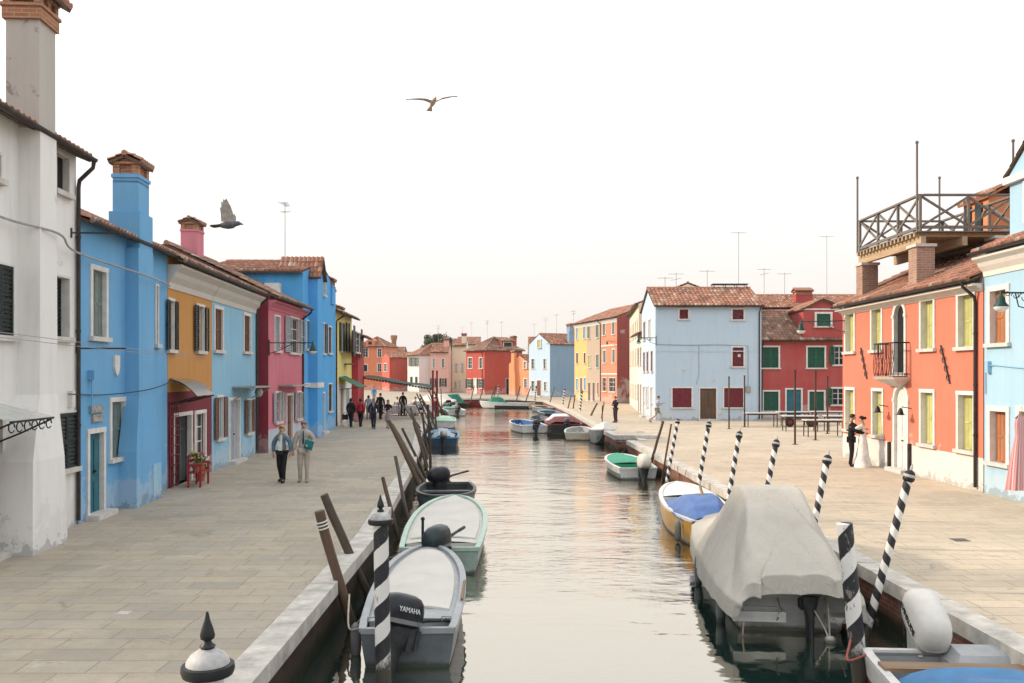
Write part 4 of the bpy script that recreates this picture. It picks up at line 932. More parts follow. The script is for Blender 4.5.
# ------------------------------------------------------------------ mooring poles
CAPD=plain('pole_cap_dark',(.014,.018,.02),.45,.2,8); CAPW=plain('pole_cap_white',(.46,.46,.455),.6,.25,6)
def lean(o,base,top):
    d=(Vector(top)-Vector(base)); o.location=base; o.rotation_euler=d.to_track_quat('Z','Y').to_euler(); return d.length
def striped(base,top,r,mat,label,style,under=1.2):
    """painted pole: shaft plus its cap; the root stands where the pole meets the water"""
    o=empty('striped_mooring_pole',base,0,label,'mooring pole','striped mooring poles'); L=lean(o,base,top)
    s=MB(); n=24; s.lathe([(r*1.03,-under),(r*1.0,0),(r*.98,L*.5),(r*.95,L)],n); s.build('shaft',mat,o,40)
    c=MB()
    if style=='spindle':
        c.lathe([(r*.95,L),(r*1.55,L+.005),(r*1.65,L+.03),(r*1.6,L+.06),(r*1.3,L+.065)],20,mi=1); c.lathe([(r*1.35,L+.06),(r*1.3,L+.085),(r*1.05,L+.115),(r*.6,L+.14),(r*.35,L+.15)],20,mi=0)
        k=c.build('cap',[CAPW,CAPD],o,40)
        f=MB(); f.lathe([(r*.38,L+.145),(r*.5,L+.16),(r*.3,L+.175),(r*.22,L+.19),(r*.42,L+.20),(r*.46,L+.22),(r*.36,L+.255),(r*.18,L+.30),(.006,L+.345)],14); f.build('finial',CAPD,k,60)
    elif style=='knob':
        c.lathe([(r*.95,L-.02),(r*1.3,L),(r*1.42,L+.03),(r*1.3,L+.05)],18,mi=1); c.lathe([(r*1.3,L+.048),(r*1.42,L+.055),(r*1.42,L+.085),(r*1.25,L+.09)],18,mi=0); c.lathe([(r*1.25,L+.088),(r*1.15,L+.115),(r*.8,L+.14),(r*.35,L+.155)],18,mi=1)
        k=c.build('cap',[CAPW,CAPD],o,40)
        f=MB(); f.lathe([(r*.3,L+.15),(r*.34,L+.19),(r*.24,L+.22),(r*.1,L+.25)],10); f.build('finial',CAPW,k,60)
    return o
SA=stripe_mat('spiral_paint_worn',.44,.7,1,zlow=.45); SB=stripe_mat('spiral_paint_peeling',.55,1.0,1,zlow=.55); SCm=stripe_mat('spiral_paint_fresh',.27,.15,-1,zlow=.05)
striped((-1.50,10.3,WZ),(-1.535,10.3,1.36),.092,SA,'worn striped pole with a dark finial, standing by the stern of the grey boat','spindle')
striped((-1.63,4.78,WZ),(-1.645,4.76,1.49),.086,SA,'striped pole showing only its white domed cap and dark spindle','spindle')
striped((4.20,10.55,WZ),(3.985,10.55,1.33),.098,SB,'thick peeling striped pole with a flat bare top beside the big grey cover','flat')
for (bx,by,tx,ty,tz,lb) in ((5.16,29.6,5.62,29.9,1.45,'striped pole rising between the green boat and the white and yellow boat'),
    (5.16,24.9,5.58,25.0,1.62,'striped pole rising from behind the bow of the white and yellow boat'),
    (5.18,21.6,5.62,21.8,1.55,'striped pole rising beside the blue tarpaulin of the yellow boat'),
    (5.20,18.9,5.72,19.1,1.55,'striped pole whose top stands just behind the peak of the grey cover'),
    (5.22,15.9,5.72,16.0,1.50,'striped pole leaning out from behind the right slope of the grey boat cover'),
    (5.17,12.9,5.74,12.75,1.58,'tallest looking clean striped pole leaning over the coping beside the thick peeling pole')):
    striped((bx,by,WZ),(tx,ty,tz),.060,SCm,lb,'knob')
# far striped poles
for (px,d,lb) in ((496.5,106,'striped pole in the water before the big brick red house'),(534,101,'striped pole at the bow of the far long white boat'),(562,88,'striped pole behind the dark red boat'),(579,74,'striped pole leaning beside the far right quay railing')):
    q=P(px,374,d); striped((q.x,d,WZ),(q.x+.25,d,1.6),.09,SCm,lb,'knob')
PW=[wood_mat('pole_wood_dark',(.085,.06,.045),.5),wood_mat('pole_wood_grey',(.15,.125,.10),.5),wood_mat('pole_wood_brown',(.13,.08,.05),.5)]
def post(base,top,r,label,group='rough wooden mooring poles',mat=0,crook=0,taper=.8,band=False):
    o=empty('mooring_pole',base,0,label,'mooring pole',group); L=lean(o,base,top)
    rnd=random.Random(int(base[1]*100)); pts=[];rs=[]
    for i in range(9):
        t=i/8; z=-1.0+(L+1.0)*t; pts.append((crook*math.sin(t*4.2)+rnd.uniform(-1,1)*r*.12,crook*.6*math.sin(t*3+1)+rnd.uniform(-1,1)*r*.12,z)); rs.append(r*(1-(1-taper)*t)*rnd.uniform(.93,1.07))
    b=MB(); b.tube(pts,rs,10); b.build('trunk',PW[mat],o,40)
    if band:
        b=MB()
        for k in range(3): b.tube([(pts[7][0]+(r*1.02)*math.cos(q),pts[7][1]+(r*1.02)*math.sin(q),L*.86+.05*k) for q in [j*.55 for j in range(13)]],.012,5)
        b.build('rope',MAT['trim'],o)
    return o
post((-2.42,13.3,WZ),(-2.87,13.1,1.08),.078,'thick dark post with a pale rope band near its sawn top, leaning left','thick posts',2,.01,.95,True)
post((-2.50,15.3,WZ),(-3.20,15.0,1.06),.078,'thick dark post with a notched top leaning just behind the rope banded post','thick posts',0,.02,.9)
rnd=random.Random(5)
spec=[(398,520,383,477,20.5,'thin crooked stick between the finial pole and the mint green boat'),(408,512,396,456,22.5,'bent grey pole beside the bow of the mint green boat'),(425,482,389,420,27.5,'long dark pole leaning far over the pavement, nearest of the tall pair'),(430,478,392,424,28.6,'long dark pole leaning far over the pavement, second of the tall pair')]
for (bx,by,tx,ty,d,lb) in spec:
    a=P(bx,by,d); c=P(tx,ty,d); a.z=WZ; post(a,c,.055 if d<26 else .075,lb,None,rnd.randint(0,2),.05 if d<26 else .02)
def exl(y):
    for (x0,y0),(x1,y1) in zip(EL,EL[1:]):
        if y0<=y<=y1: return x0+(x1-x0)*(y-y0)/(y1-y0)
for i in range(22):
    y=30+i*2.5+rnd.uniform(-.7,.7); x=exl(y)
    L=rnd.uniform(1.9,2.9); ln=rnd.uniform(-.72,-.25) if i%5 else rnd.uniform(-.1,.05)
    base=(x+.22+rnd.uniform(0,.35),y,WZ); top=(base[0]+ln*L*.8,y+rnd.uniform(-.8,.1)*.8,WZ+L*math.cos(ln*.8))
    post(base,top,rnd.uniform(.045,.075),'bare wooden pole leaning in the long thicket of poles along the left quay','pole thicket along the left quay',rnd.randint(0,2),rnd.uniform(0,.05))
for (bx,by,tx,ty,d,r_,lb) in ((648,462,663,421,34,.06,'thick wooden pole leaning over the quay behind the green boat'),(662,470,671,424,31.5,.04,'thin crooked pole leaning over the quay between green boat and striped pole'),
    (586,424,597,403,66,.09,'dark pole leaning at the stern of the dark red boat'),(600,420,604,402,62,.05,'thin pole beside the grey covered boat'),(566,415,571,396,80,.07,'brown pole leaning over the far right quay'),(572,414,575,395,79,.07,'second brown pole leaning over the far right quay')):
    a=P(bx,by,d); c=P(tx,ty,d); a.z=WZ; post(a,c,r_,lb,None,rnd.randint(0,2),.02)
for (px,d,dx,lb) in ((488,104,.9,'dark pole leaning before the brick red house'),(492,105,.5,'shorter dark pole leaning before the brick red house'),(515,104,.6,'pole leaning over the far quay before the peach house'),(524,103,.8,'pole leaning over the stern of the far long boat'),(548,96,.7,'pole leaning before the light blue house'),(470,108,.5,'thin pole on the far quay before the shell pink house'),(478,107,.7,'thin pole beside the green tarpaulin boat')):
    q=P(px,374,d); post((q.x,d,WZ),(q.x+dx,d,1.7),.07,lb,None,rnd.randint(0,2),.03)

# ------------------------------------------------------------------ boats
def hull_sec(t,L,B,H,fl=1.0):
    """half beam, sheer height, keel depth, chine at station t (0 stern, 1 bow)"""
    b=B/2*max(0,1-max(0,(t-.42)/.58)**2.5)**BOWP*(SF.get((L,B,H),.86)+(1-SF.get((L,B,H),.86))*min(1,t/.35)**.7); b=max(b,.015)
    zs=H*(1+.30*t*t); zk=-.16+(zs+.10)*max(0,(t-.86)/.14)**2*.75
    return b,zs,zk
NST=22; BOWP=.56; SF={(5.7,1.55,.58):.50,(4.0,1.75,.42):.8}
class Boat:
    def __init__(s,name,label,loc,rz,L,B,H,hull,rim,deck='open',inn=None,group=None,deckmat=None,under=None,tdeck=.62,cat='boat'):
        s.L,s.B,s.H=L,B,H
        s.o=empty(name,(loc[0],loc[1],WZ),rz,label,cat,group or 'boats moored in the canal')
        inn=inn or rim; deckmat=deckmat or rim
        ts=[i/(NST-1) for i in range(NST)]
        secs=[]
        for t in ts:
            b,zs,zk=hull_sec(t,L,B,H); y=t*L-(.02*0)
            rake=.22*H*max(0,(t-.8)/.2)
            q=[]
            prof=[(1.0,zs),(1.0,zs-.07),(.965,zs*.5),(.90,.02),(.72,-.09 if zk<-.09 else zk),(0,zk)]
            for k,(f,z) in enumerate(prof): q.append(Vector((-b*f,y+rake*(z/max(zs,.1)),max(z,zk))))
            for k,(f,z) in enumerate(prof[-2::-1]): q.append(Vector((b*f,y+rake*(z/max(zs,.1)),max(z,zk))))
            secs.append(q)
        h=MB(); h.loft(secs,closed=False,cap=False); h.poly([secs[0][k] for k in range(len(secs[0]))])
        # painted bottom strake takes the under colour
        if under:
            for i,f in enumerate(h.f):
                c=sum((h.v[k].z for k in f),0)/len(f)
                if c<H*.30: h.mi[i]=1
        h.build('hull',[hull,under or hull],s.o,35)
        # gunwale rim
        w=.075; rm=MB(); prev=None; R_=[];Lf=[]
        for t in ts:
            b,zs,zk=hull_sec(t,L,B,H); rake=.22*H*max(0,(t-.8)/.2); y=t*L+rake; bi=max(.0,b-w)
            R_.append([Vector((b+.025,y,zs-.03)),Vector((b+.025,y,zs+.025)),Vector((bi,y,zs+.028)),Vector((bi,y,zs-.03))])
        rm.loft(R_,closed=True); rm.loft([[Vector((-p.x,p.y,p.z)) for p in q][::-1] for q in R_],closed=True)
        b0=hull_sec(0,L,B,H)
        rm.box(-b0[0],b0[0],-.02,.06,b0[1]-.05,b0[1]+.022)
        rm.build('gunwale',rim,s.o,35)
        s.w=w
        # inside / deck
        def surf(t0,t1,drop,camber,mat,name,inset=0,thick=0):
            m=MB(); vs=[];fs=[]; N=12; K=9
            for i in range(N+1):
                t=t0+(t1-t0)*i/N; b,zs,zk=hull_sec(t,L,B,H); rake=.22*H*max(0,(t-.8)/.2); b=max(.004,b-w+.01-inset)
                for k in range(K):
                    u=-1+2*k/(K-1); vs.append((u*b,t*L+rake*(1 if inset==0 else .7),zs-drop+camber*(1-u*u)))
            for i in range(N):
                for k in range(K-1): a=i*K+k; fs.append((a,a+1,a+K+1,a+K))
            m.add(vs,fs)
            if thick:
                n0=len(vs); lo=[(x,y,z-thick) for x,y,z in vs]; edge=[i*K for i in range(N+1)]+[N*K+k for k in range(1,K)]+[i*K+K-1 for i in range(N-1,-1,-1)]+[k for k in range(K-2,0,-1)]
                m.add([vs[i] for i in edge]+[lo[i] for i in edge],[(k,(k+1)%len(edge),len(edge)+(k+1)%len(edge),len(edge)+k) for k in range(len(edge))])
            return m.build(name,mat,s.o,50)
        s.surf=surf
        if deck=='open' or deck=='fore':
            te=tdeck if deck=='fore' else .97
            m=MB(); q=[]
            for i in range(14):
                t=.012+(te-.012)*i/13; b,zs,zk=hull_sec(t,L,B,H); rake=.22*H*max(0,(t-.8)/.2); bi=max(.005,b-w); zf=max(.06,zk+.1); y=t*L+rake
                q.append([Vector((-bi,y,zs-.01)),Vector((-bi*.92,y,zs*.5+zf*.4)),Vector((-bi*.8,y,zf)),Vector((bi*.8,y,zf)),Vector((bi*.92,y,zs*.5+zf*.4)),Vector((bi,y,zs-.01))])
            m.loft(q,closed=False,cap=False); m.poly(q[0]); m.poly(q[-1]); m.build('inner_floor',inn,s.o,35)
            for t in (.28,.56):
                if deck=='fore' and t>te-.1: continue
                b,zs,zk=hull_sec(t,L,B,H); k=MB(); k.box(-b+.05,b-.05,t*L-.14,t*L+.14,zs*.62,zs*.62+.045); k.build('seat',deckmat,s.o)
            if deck=='fore': surf(te,.985,.0,.05,deckmat,'foredeck')
        elif deck=='full':
            surf(.10,.985,.03,.05,inn,'deck')
            m=MB(); b,zs,zk=hull_sec(.05,L,B,H); m.box(-b+w,b-w,.03,.11*L,zs*.35,zs*.38); m.box(-b+w-.0,b-w,.10*L,.104*L,zs*.37,zs-.02); m.build('stern_well',inn,s.o)
    def at(s,x,t,z=0): return s.o.matrix_basis@Vector((x,t*s.L,z))
def motor(boat,cow,accent,x=0,sc=1.0,tilt=0.0,text=None,tiller=True,steer=0,stripe=True,leg=None):
    """outboard clamped on the transom; parts hang under one motor part of the boat"""
    leg=leg or plain('motor_leg_grey',(.045,.05,.055),.4,.2,8,.2)
    zt=hull_sec(0,boat.L,boat.B,boat.H)[1]
    e=MB(); T=Matrix.Translation((x,-.06,zt))@Matrix.Rotation(R(steer),4,'Z')@Matrix.Rotation(R(-tilt),4,'X')@Matrix.Scale(sc,4)
    b=MB(T)   # leg, clamp, propeller housing
    b.loft([[Vector((a*hx,yy+c*hy,z)) for a,c in ((-1,-1),(-.4,-1.4),(.4,-1.4),(1,-1),(1,1),(.4,1.4),(-.4,1.4),(-1,1))] for z,hx,hy,yy in ((.06,.13,.13,-.16),(-.08,.10,.11,-.16),(-.3,.055,.09,-.16),(-.62,.04,.09,-.17))])
    b.box(-.13,.13,-.28,-.05,-.66,-.645); b.lathe([(.02,-.34),(.05,-.2),(.055,.0),(.03,.12)],10) if False else None
    b.tube([(0,-.36,-.76),(0,-.28,-.76),(0,-.1,-.76),(0,.02,-.77)],[.02,.05,.055,.015],10); b.box(-.012,.012,-.2,-.02,-.95,-.64)
    b.box(-.11,.11,-.06,.09,-.22,.06); b.box(-.13,-.09,.05,.11,-.2,.03); b.box(.09,.13,.05,.11,-.2,.03)
    m=b.build('outboard_motor',leg,boat.o,40)
    b=MB(T)
    for k in range(3):
        a=k*2.094; c,s_=math.cos(a),math.sin(a)
        b.add([(0,-.37,-.76),(.13*c-.04*s_,-.39,-.76+.13*s_+.04*c),(.14*c+.03*s_,-.34,-.76+.14*s_-.03*c),(0,-.33,-.76),(0,-.36,-.757),(.13*c-.04*s_,-.38,-.757+.13*s_+.04*c),(.14*c+.03*s_,-.33,-.757+.14*s_-.03*c),(0,-.32,-.757)],[(0,1,2,3),(7,6,5,4),(0,4,5,1),(1,5,6,2),(2,6,7,3),(3,7,4,0)])
    b.build('propeller',leg,m)
    secs=[]; N=20
    for z,hx,hy,yy in ((.03,.12,.20,-.15),(.06,.155,.29,-.18),(.14,.17,.325,-.19),(.24,.168,.32,-.19),(.32,.15,.285,-.18),(.375,.115,.225,-.165),(.405,.06,.13,-.15),(.41,.01,.02,-.15)):
        q=[]
        for k in range(N):
            a=2*math.pi*k/N; ca,sa=math.cos(a),math.sin(a); ex=.62
            q.append(Vector((hx*math.copysign(abs(ca)**ex,ca),yy+hy*math.copysign(abs(sa)**ex,sa),z)))
        secs.append(q)
    b=MB(T); b.loft(secs); b.build('cowling',cow,m,60)
    if stripe:
        b=MB(T); s2=[]
        for z,hx,hy,yy in ((.075,.164,.302,-.182),(.125,.172,.326,-.188)):
            s2.append([Vector((hx*math.copysign(abs(math.cos(2*math.pi*k/N))**.62,math.cos(2*math.pi*k/N)),yy+hy*math.copysign(abs(math.sin(2*math.pi*k/N))**.62,math.sin(2*math.pi*k/N)),z)) for k in range(N)])
        b.loft(s2); b.build('trim_band',accent,m,60)
    if tiller:
        b=MB(T); b.tube([(0,.06,.1),(.02,.25,.16),(.05,.62,.22)],[.035,.028,.022],8); b.tube([(.05,.55,.21),(.06,.74,.235)],.028,8); b.build('tiller',leg,m,40)
    if text:
        body,size,mtx,mat=text
        cu=bpy.data.curves.new('lettering','FONT'); cu.body=body; cu.size=size; cu.extrude=.003; cu.align_x='CENTER'; cu.align_y='CENTER'; cu.resolution_u=2
        to=bpy.data.objects.new('lettering',cu); COL.objects.link(to); bpy.context.view_layer.update()
        me=bpy.data.meshes.new_from_object(to.evaluated_get(bpy.context.evaluated_depsgraph_get())); bpy.data.objects.remove(to)
        me.transform(T@mtx); me.materials.clear(); me.materials.append(mat)
        q=bpy.data.objects.new('lettering',me); COL.objects.link(q); q.parent=m
    return m
SIDE=Matrix(((0,0,1,0),(1,0,0,0),(0,1,0,0),(0,0,0,1)))
def fender(boat,side,t,mat,length=.42):
    b,zs,zk=hull_sec(t,boat.L,boat.B,boat.H); x=side*(b+.10); y=t*boat.L
    k=MB(); k.lathe([(.02,-length/2-.04),(.06,-length/2),(.075,-length/4),(.075,length/4),(.06,length/2),(.02,length/2+.04)],12,(x,y,zs-.32)); k.tube([(x,y,zs-.1),(x-side*.1,y,zs+.03)],.01,4)
    return k.build('fender',mat,boat.o,50)
def rope(name,pts,r,mat,label=None,cat=None,parent=None):
    P_=[Vector(p) for p in pts]; out=[]
    for i in range(len(P_)-1):
        p0,p1,p2,p3=P_[max(i-1,0)],P_[i],P_[i+1],P_[min(i+2,len(P_)-1)]
        for k in range(6):
            t=k/6; out.append(.5*((2*p1)+(p2-p0)*t+(2*p0-5*p1+4*p2-p3)*t*t+(3*p1-p0-3*p2+p3)*t**3))
    out.append(P_[-1]); b=MB(); b.tube(out,r,6); o=b.build(name,mat,parent,60)
    if label: tag(o,label,cat)
    return o
ROPE=plain('pale_rope',(.5,.46,.38),.9,.2,20); ROPEB=plain('dark_rope',(.12,.10,.085),.9,.2,20)
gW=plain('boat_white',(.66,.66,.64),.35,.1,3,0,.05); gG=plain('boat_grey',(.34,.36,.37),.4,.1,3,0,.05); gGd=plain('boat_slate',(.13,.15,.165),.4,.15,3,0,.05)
gMint=plain('boat_mint',(.42,.57,.48),.4,.1,3,0,.05); gTeal=plain('boat_teal_grey',(.11,.17,.17),.45,.15,3,0,.05); gCov=plain('cover_canvas',(.58,.56,.51),.6,.07,1.5,0,.15)
gYel=plain('boat_yellow_wood',(.55,.31,.05),.35,.15,4,0,.05); gBlk=plain('boat_black',(.018,.022,.026),.4,.2,4,0,.05); gRed=plain('boat_red',(.25,.02,.025),.4,.15,3,0,.05)
gGrn=plain('boat_green_floor',(.03,.30,.18),.6,.15,4); gBlu=plain('boat_royal_blue',(.02,.11,.32),.4,.12,3,0,.05); gWood=wood_mat('boat_wood',(.30,.19,.11),.5,.6,0)
mBlk=plain('motor_navy_black',(.018,.022,.03),.28,.2,4,.2,.03); mSil=plain('motor_silver',(.30,.31,.32),.3,.1,4,.5,.03); mWht=plain('motor_white',(.60,.59,.55),.35,.08,3,0,.03)
letters=plain('lettering_white',(.75,.75,.75),.5,.02,3,0,0); lettersD=plain('lettering_black',(.02,.02,.02),.5,.02,3,0,0)
BOATG='motor boats moored along the canal'
def place(px_stern,py_water,d=None): 
    q=G(px_stern,py_water,WZ); return q
# --- grey boat with the big outboard, nearest on the left
bA=Boat('motorboat','grey motorboat with a pale grey deck, moored nearest at the left quay',(-1.38,11.6),R(2),4.9,1.42,.50,plain('boat_grey_shaded',(.13,.15,.165),.4,.15,3,0,.05),gG,'full',gG,under=gGd)  # hull grey darkened: the backlit stern's shade is put into its colour
bA.surf(.20,.90,-.005,.055,gCov,'deck_panel',.10,.03)
motor(bA,mBlk,mSil,.0,1.12,20,('YAMAHA',.085,Matrix.Translation((.168,-.2,.235))@Matrix.Rotation(R(-9),4,'Y')@SIDE,letters),steer=-42)
fender(bA,-1,.12,plain('fender_grey',(.2,.2,.2),.6,.1)) 
b=MB(); 
for x in (-.5,.5): b.tube([(x-.06,.32,.52),(x-.06,.32,.58),(x+.06,.32,.58),(x+.06,.32,.52)],.012,5)
b.build('cleat',MAT['tin'],bA.o)
b=MB(); b.tube([(.69,1.3,.56),(.71,2.4,.575)],.022,6); b.build('boat_hook',gWood,bA.o)
# --- mint green boat behind it
bB=Boat('motorboat','pale mint green motorboat with white deck, second from the near end of the left quay',(-1.40,17.0),R(1),6.3,1.74,.50,plain('boat_mint_shaded',(.32,.42,.37),.4,.12,3,0,.05),gMint,'full',gCov,under=gTeal)  # hull is a darker copy of the mint rim, shade painted in
bB.surf(.16,.86,-.012,.05,gCov,'deck_panel',.09,.03)
motor(bB,plain('motor_teal_black',(.02,.035,.04),.3,.2,4,.2,.03),mSil,.05,1.2,0,steer=-22)
b=MB(); b.tube([(-.35,.3,.45),(-.35,.32,1.0)],.03,6); b.ball((-.35,.32,1.02),.045,6); b.build('stern_lamp',gBlk,bB.o,40)
# --- dark small skiff
bC=Boat('skiff','small dark grey open skiff with a black outboard, beyond the mint green boat',(-2.05,28.0),R(183),4.0,1.75,.42,gGd,plain('boat_dark_rim',(.10,.11,.115),.5,.2,5),'open',plain('skiff_inside',(.045,.05,.05),.6,.2,5))
motor(bC,mBlk,mBlk,.1,1.25,0,steer=130,stripe=False)
# --- boats further along the left quay
def small(label,px,py,L,B,H,rz,hull,rim,deck,inn,mot=None,under=None,dm=None,td=.62,name='motorboat',sc=1.0,tilt=0):
    q=G(px,py,WZ); o=Boat(name,label,(q.x,q.y),rz,L,B,H,hull,rim,deck,inn,under=under,deckmat=dm,tdeck=td)
    if mot: motor(o,mot,mSil,0,sc,tilt,steer=10)
    return o
bD=small('blue boat with a pale striped gunwale and a tarpaulin bundle, at the left pole thicket',443,447,4.6,1.75,.5,R(4),plain('boat_navy',(.02,.06,.13),.4,.15,3,0,.05),plain('boat_blue_rim',(.10,.30,.45),.4,.1),'fore',gGd,mSil,gBlk,gBlu)
bE=small('green and white boat with a flat pale green deck, beyond the blue boat',443,428.5,5.4,1.95,.5,R(5),gW,gMint,'full',plain('mint_deck',(.36,.56,.42),.6,.1),None,gRed)
bF=small('white boat with two outboards tipped up, in the bend by the restaurant',457,416,5.2,1.9,.5,R(12),gW,gW,'fore',gG,mBlk,None,gGrn,sc=1.2)
bF2=small('white cabin boat under a wrinkled white cover, furthest on the left side',452,408.2,6.2,2.2,.6,R(50),gW,gW,'fore',gG,mWht,None,gW)
bG=small('low dark boat tied before the far shell pink house',468,406.7,5,1.8,.45,R(80),gBlk,gWood,'open',gWood)
bH=small('long far white boat with a dark stern and a green tarpaulin lump',531,408.5,6.0,2.1,.6,R(72),gW,gW,'fore',gG,None,gBlk,gW)
bI=small('low dark red boat lying before the brick red house',514,406.2,6.2,1.6,.42,R(84),gRed,gRed,'open',gRed)
bJ=small('small white boat with a blue inside and a black outboard, mid canal on the right',535,433.5,5.4,2.0,.5,R(12),gW,gW,'open',gBlu,mBlk,None,gW,sc=1.1)
bK=small('broad dark boat with a red and white folded canopy, right of the mid canal boat',566,434,6.6,2.3,.62,R(2),gBlk,gRed,'fore',gBlk,mBlk,None,gW,.55)
bL=small('small cream dinghy with a wooden seat behind the grey covered boat',578,440.5,3.8,1.7,.45,R(-6),plain('boat_cream',(.55,.47,.36),.5,.1),gW,'open',gG,None,None,gWood,name='dinghy')
bM=Boat('rowing_boat','grey boat under a peaked pale cover with its bow toward the bridge',(5.72,53.5),R(172),5.3,1.85,.62,gGd,gG,'full',gCov,under=gTeal)
bO=small('flat pale workboat tied to the jutting stone landing on the right',628,437.5,4.0,1.5,.45,R(0),gG,gG,'full',gCov)
small('small dark blue boat moored behind the broad dark boat',553,419,5.0,1.7,.5,R(8),gBlk,plain('boat_blue_rim',(0,0,0)),'fore',gGd,None,None,gGd)
small('low grey boat further along the right quay with a wooden deck',549,412.5,5.2,1.7,.45,R(14),gGd,gG,'fore',gWood,None,None,gWood)
small('dark open boat nearest the stern of the white and blue boat',545,426.5,4.4,1.6,.45,R(6),gBlk,gGd,'open',gGd,None,None,gWood)
small('pale grey boat wedged between the left poles and the green and white boat',431,421.5,4.6,1.6,.45,R(6),gG,gW,'full',gCov)
small('dark green boat moored behind the white boat by the restaurant',449,411,5.0,1.8,.5,R(20),plain('boat_dark_green',(.02,.07,.05),.4,.15),gW,'fore',gGd,mBlk,None,gGrn)
# --- green floored boat on the right
bN=Boat('motorboat','white boat with a green painted floor and a shrouded outboard at the right quay',(4.62,32.2),R(3),4.5,1.6,.42,gW,gW,'fore',gGrn,under=gTeal,deckmat=gGrn,tdeck=.34)
motor(bN,gCov,gCov,.15,1.35,0,stripe=False,tiller=False)
# --- yellow boat with the blue tarp
bP=Boat('wooden_boat','white and yellow wooden boat half covered by a blue tarpaulin',(4.42,19.6),R(-3.5),5.7,1.55,.58,gYel,gW,'fore',gW,under=gYel,deckmat=gW,tdeck=.62)
fender(bP,-1,.10,plain('fender_grey',(0,0,0))); 
b=MB(); bb,zs,_=hull_sec(0,5.7,1.55,.58); b.box(-bb-.01,bb+.01,-.03,-.004,zs-.10,zs+.0); b.box(-.03,.03,-.035,-.0,.0,zs); b.build('transom_trim',gBlk,bP.o)
b=MB(); b.tube([(.12,.9,.55),(.05,1.9,1.15)],.035,6); b.build('oar_post',gWood,bP.o)
# --- boat under the big grey cover
bQ=Boat('motorboat','white motorboat hidden under a big grey cover',(4.18,13.25),R(-6),6.6,1.92,.56,plain('boat_grey_white',(.58,.58,.56),.4,.12,3,0,.05),gW,'fore',gW,under=gTeal,deckmat=gW,tdeck=.5)
motor(bQ,mBlk,mSil,.24,.95,4,stripe=True,tiller=False)
b=MB(); b.box(-.88,-.12,-.34,.0,.22,.30)
for (x0,x1,y0,y1) in ((-.88,-.12,-.34,-.30),(-.88,-.12,-.05,-.01),(-.88,-.84,-.30,-.05),(-.16,-.12,-.30,-.05)): b.box(x0,x1,y0,y1,.295,.37)
b.build('stern_platform',gW,bQ.o); b=MB(); b.box(.50,.92,-.30,.0,.22,.30); b.build('stern_platform',gW,bQ.o)
fender(bQ,-1,.06,gGd,.5); fender(bQ,-1,.42,gGd,.5)
rope('rope',[(-.78,.1,.72),(-.80,-.18,.55),(-.72,-.3,.33),(-.74,-.33,.05),(-.70,-.2,-.1)],.013,ROPE,parent=bQ.o)
rope('rope',[(-.3,-.76,.42),(-.28,-.5,.3),(-.2,-.3,.4),(-.18,.0,.5)],.011,ROPE,parent=bQ.o)
rope('rope',[(.62,-.76,.42),(.6,-.5,.25),(.55,-.3,.3),(.5,.0,.5)],.011,ROPE,parent=bQ.o)
rope('rope',[(.0,.12,.70),(.25,-.3,.45),(.42,-.42,.15),(.46,-.5,.02),(.5,-.2,.55),(.48,.12,.72)],.013,ROPE,parent=bQ.o)
b=MB(); b.ball((.46,-.52,.02),.085,10,0,(1.1,1,.9)); b.build('float',gW,bQ.o,60)
# --- boat with the white outboard at the lower right
bR=Boat('motorboat','white boat with a big white outboard tilted up beside the right quay',(4.80,10.5),R(176),5.0,1.75,.58,gW,gW,'open',gG,under=plain('boat_maroon_strake',(.22,.06,.05),.5,.15),deckmat=gWood)
bR.o.location=(4.95,10.45,WZ)
motor(bR,mWht,plain('motor_white_band',(.42,.42,.40),.4,.1,3,0,.03),-.02,1.28,34,('EVINRUDE',.082,Matrix.Translation((.171,-.2,.185))@SIDE,lettersD),tiller=False,leg=plain('motor_leg_white',(.5,.5,.47),.4,.1,4))
b=MB(); b.box(-.80,.80,.62,.86,.60,.645); b.build('plank',gWood,bR.o)
b=MB(); b.box(-.82,-.1,.05,.5,.44,.56); b.add([(-.8,.06,.56),(-.12,.06,.56),(-.12,.48,.56),(-.8,.48,.56),(-.72,.10,.70),(-.2,.10,.70),(-.2,.40,.66),(-.72,.40,.66)],[(4,5,6,7),(0,1,5,4),(1,2,6,5),(2,3,7,6),(3,0,4,7)]); b.build('locker',gG,bR.o)

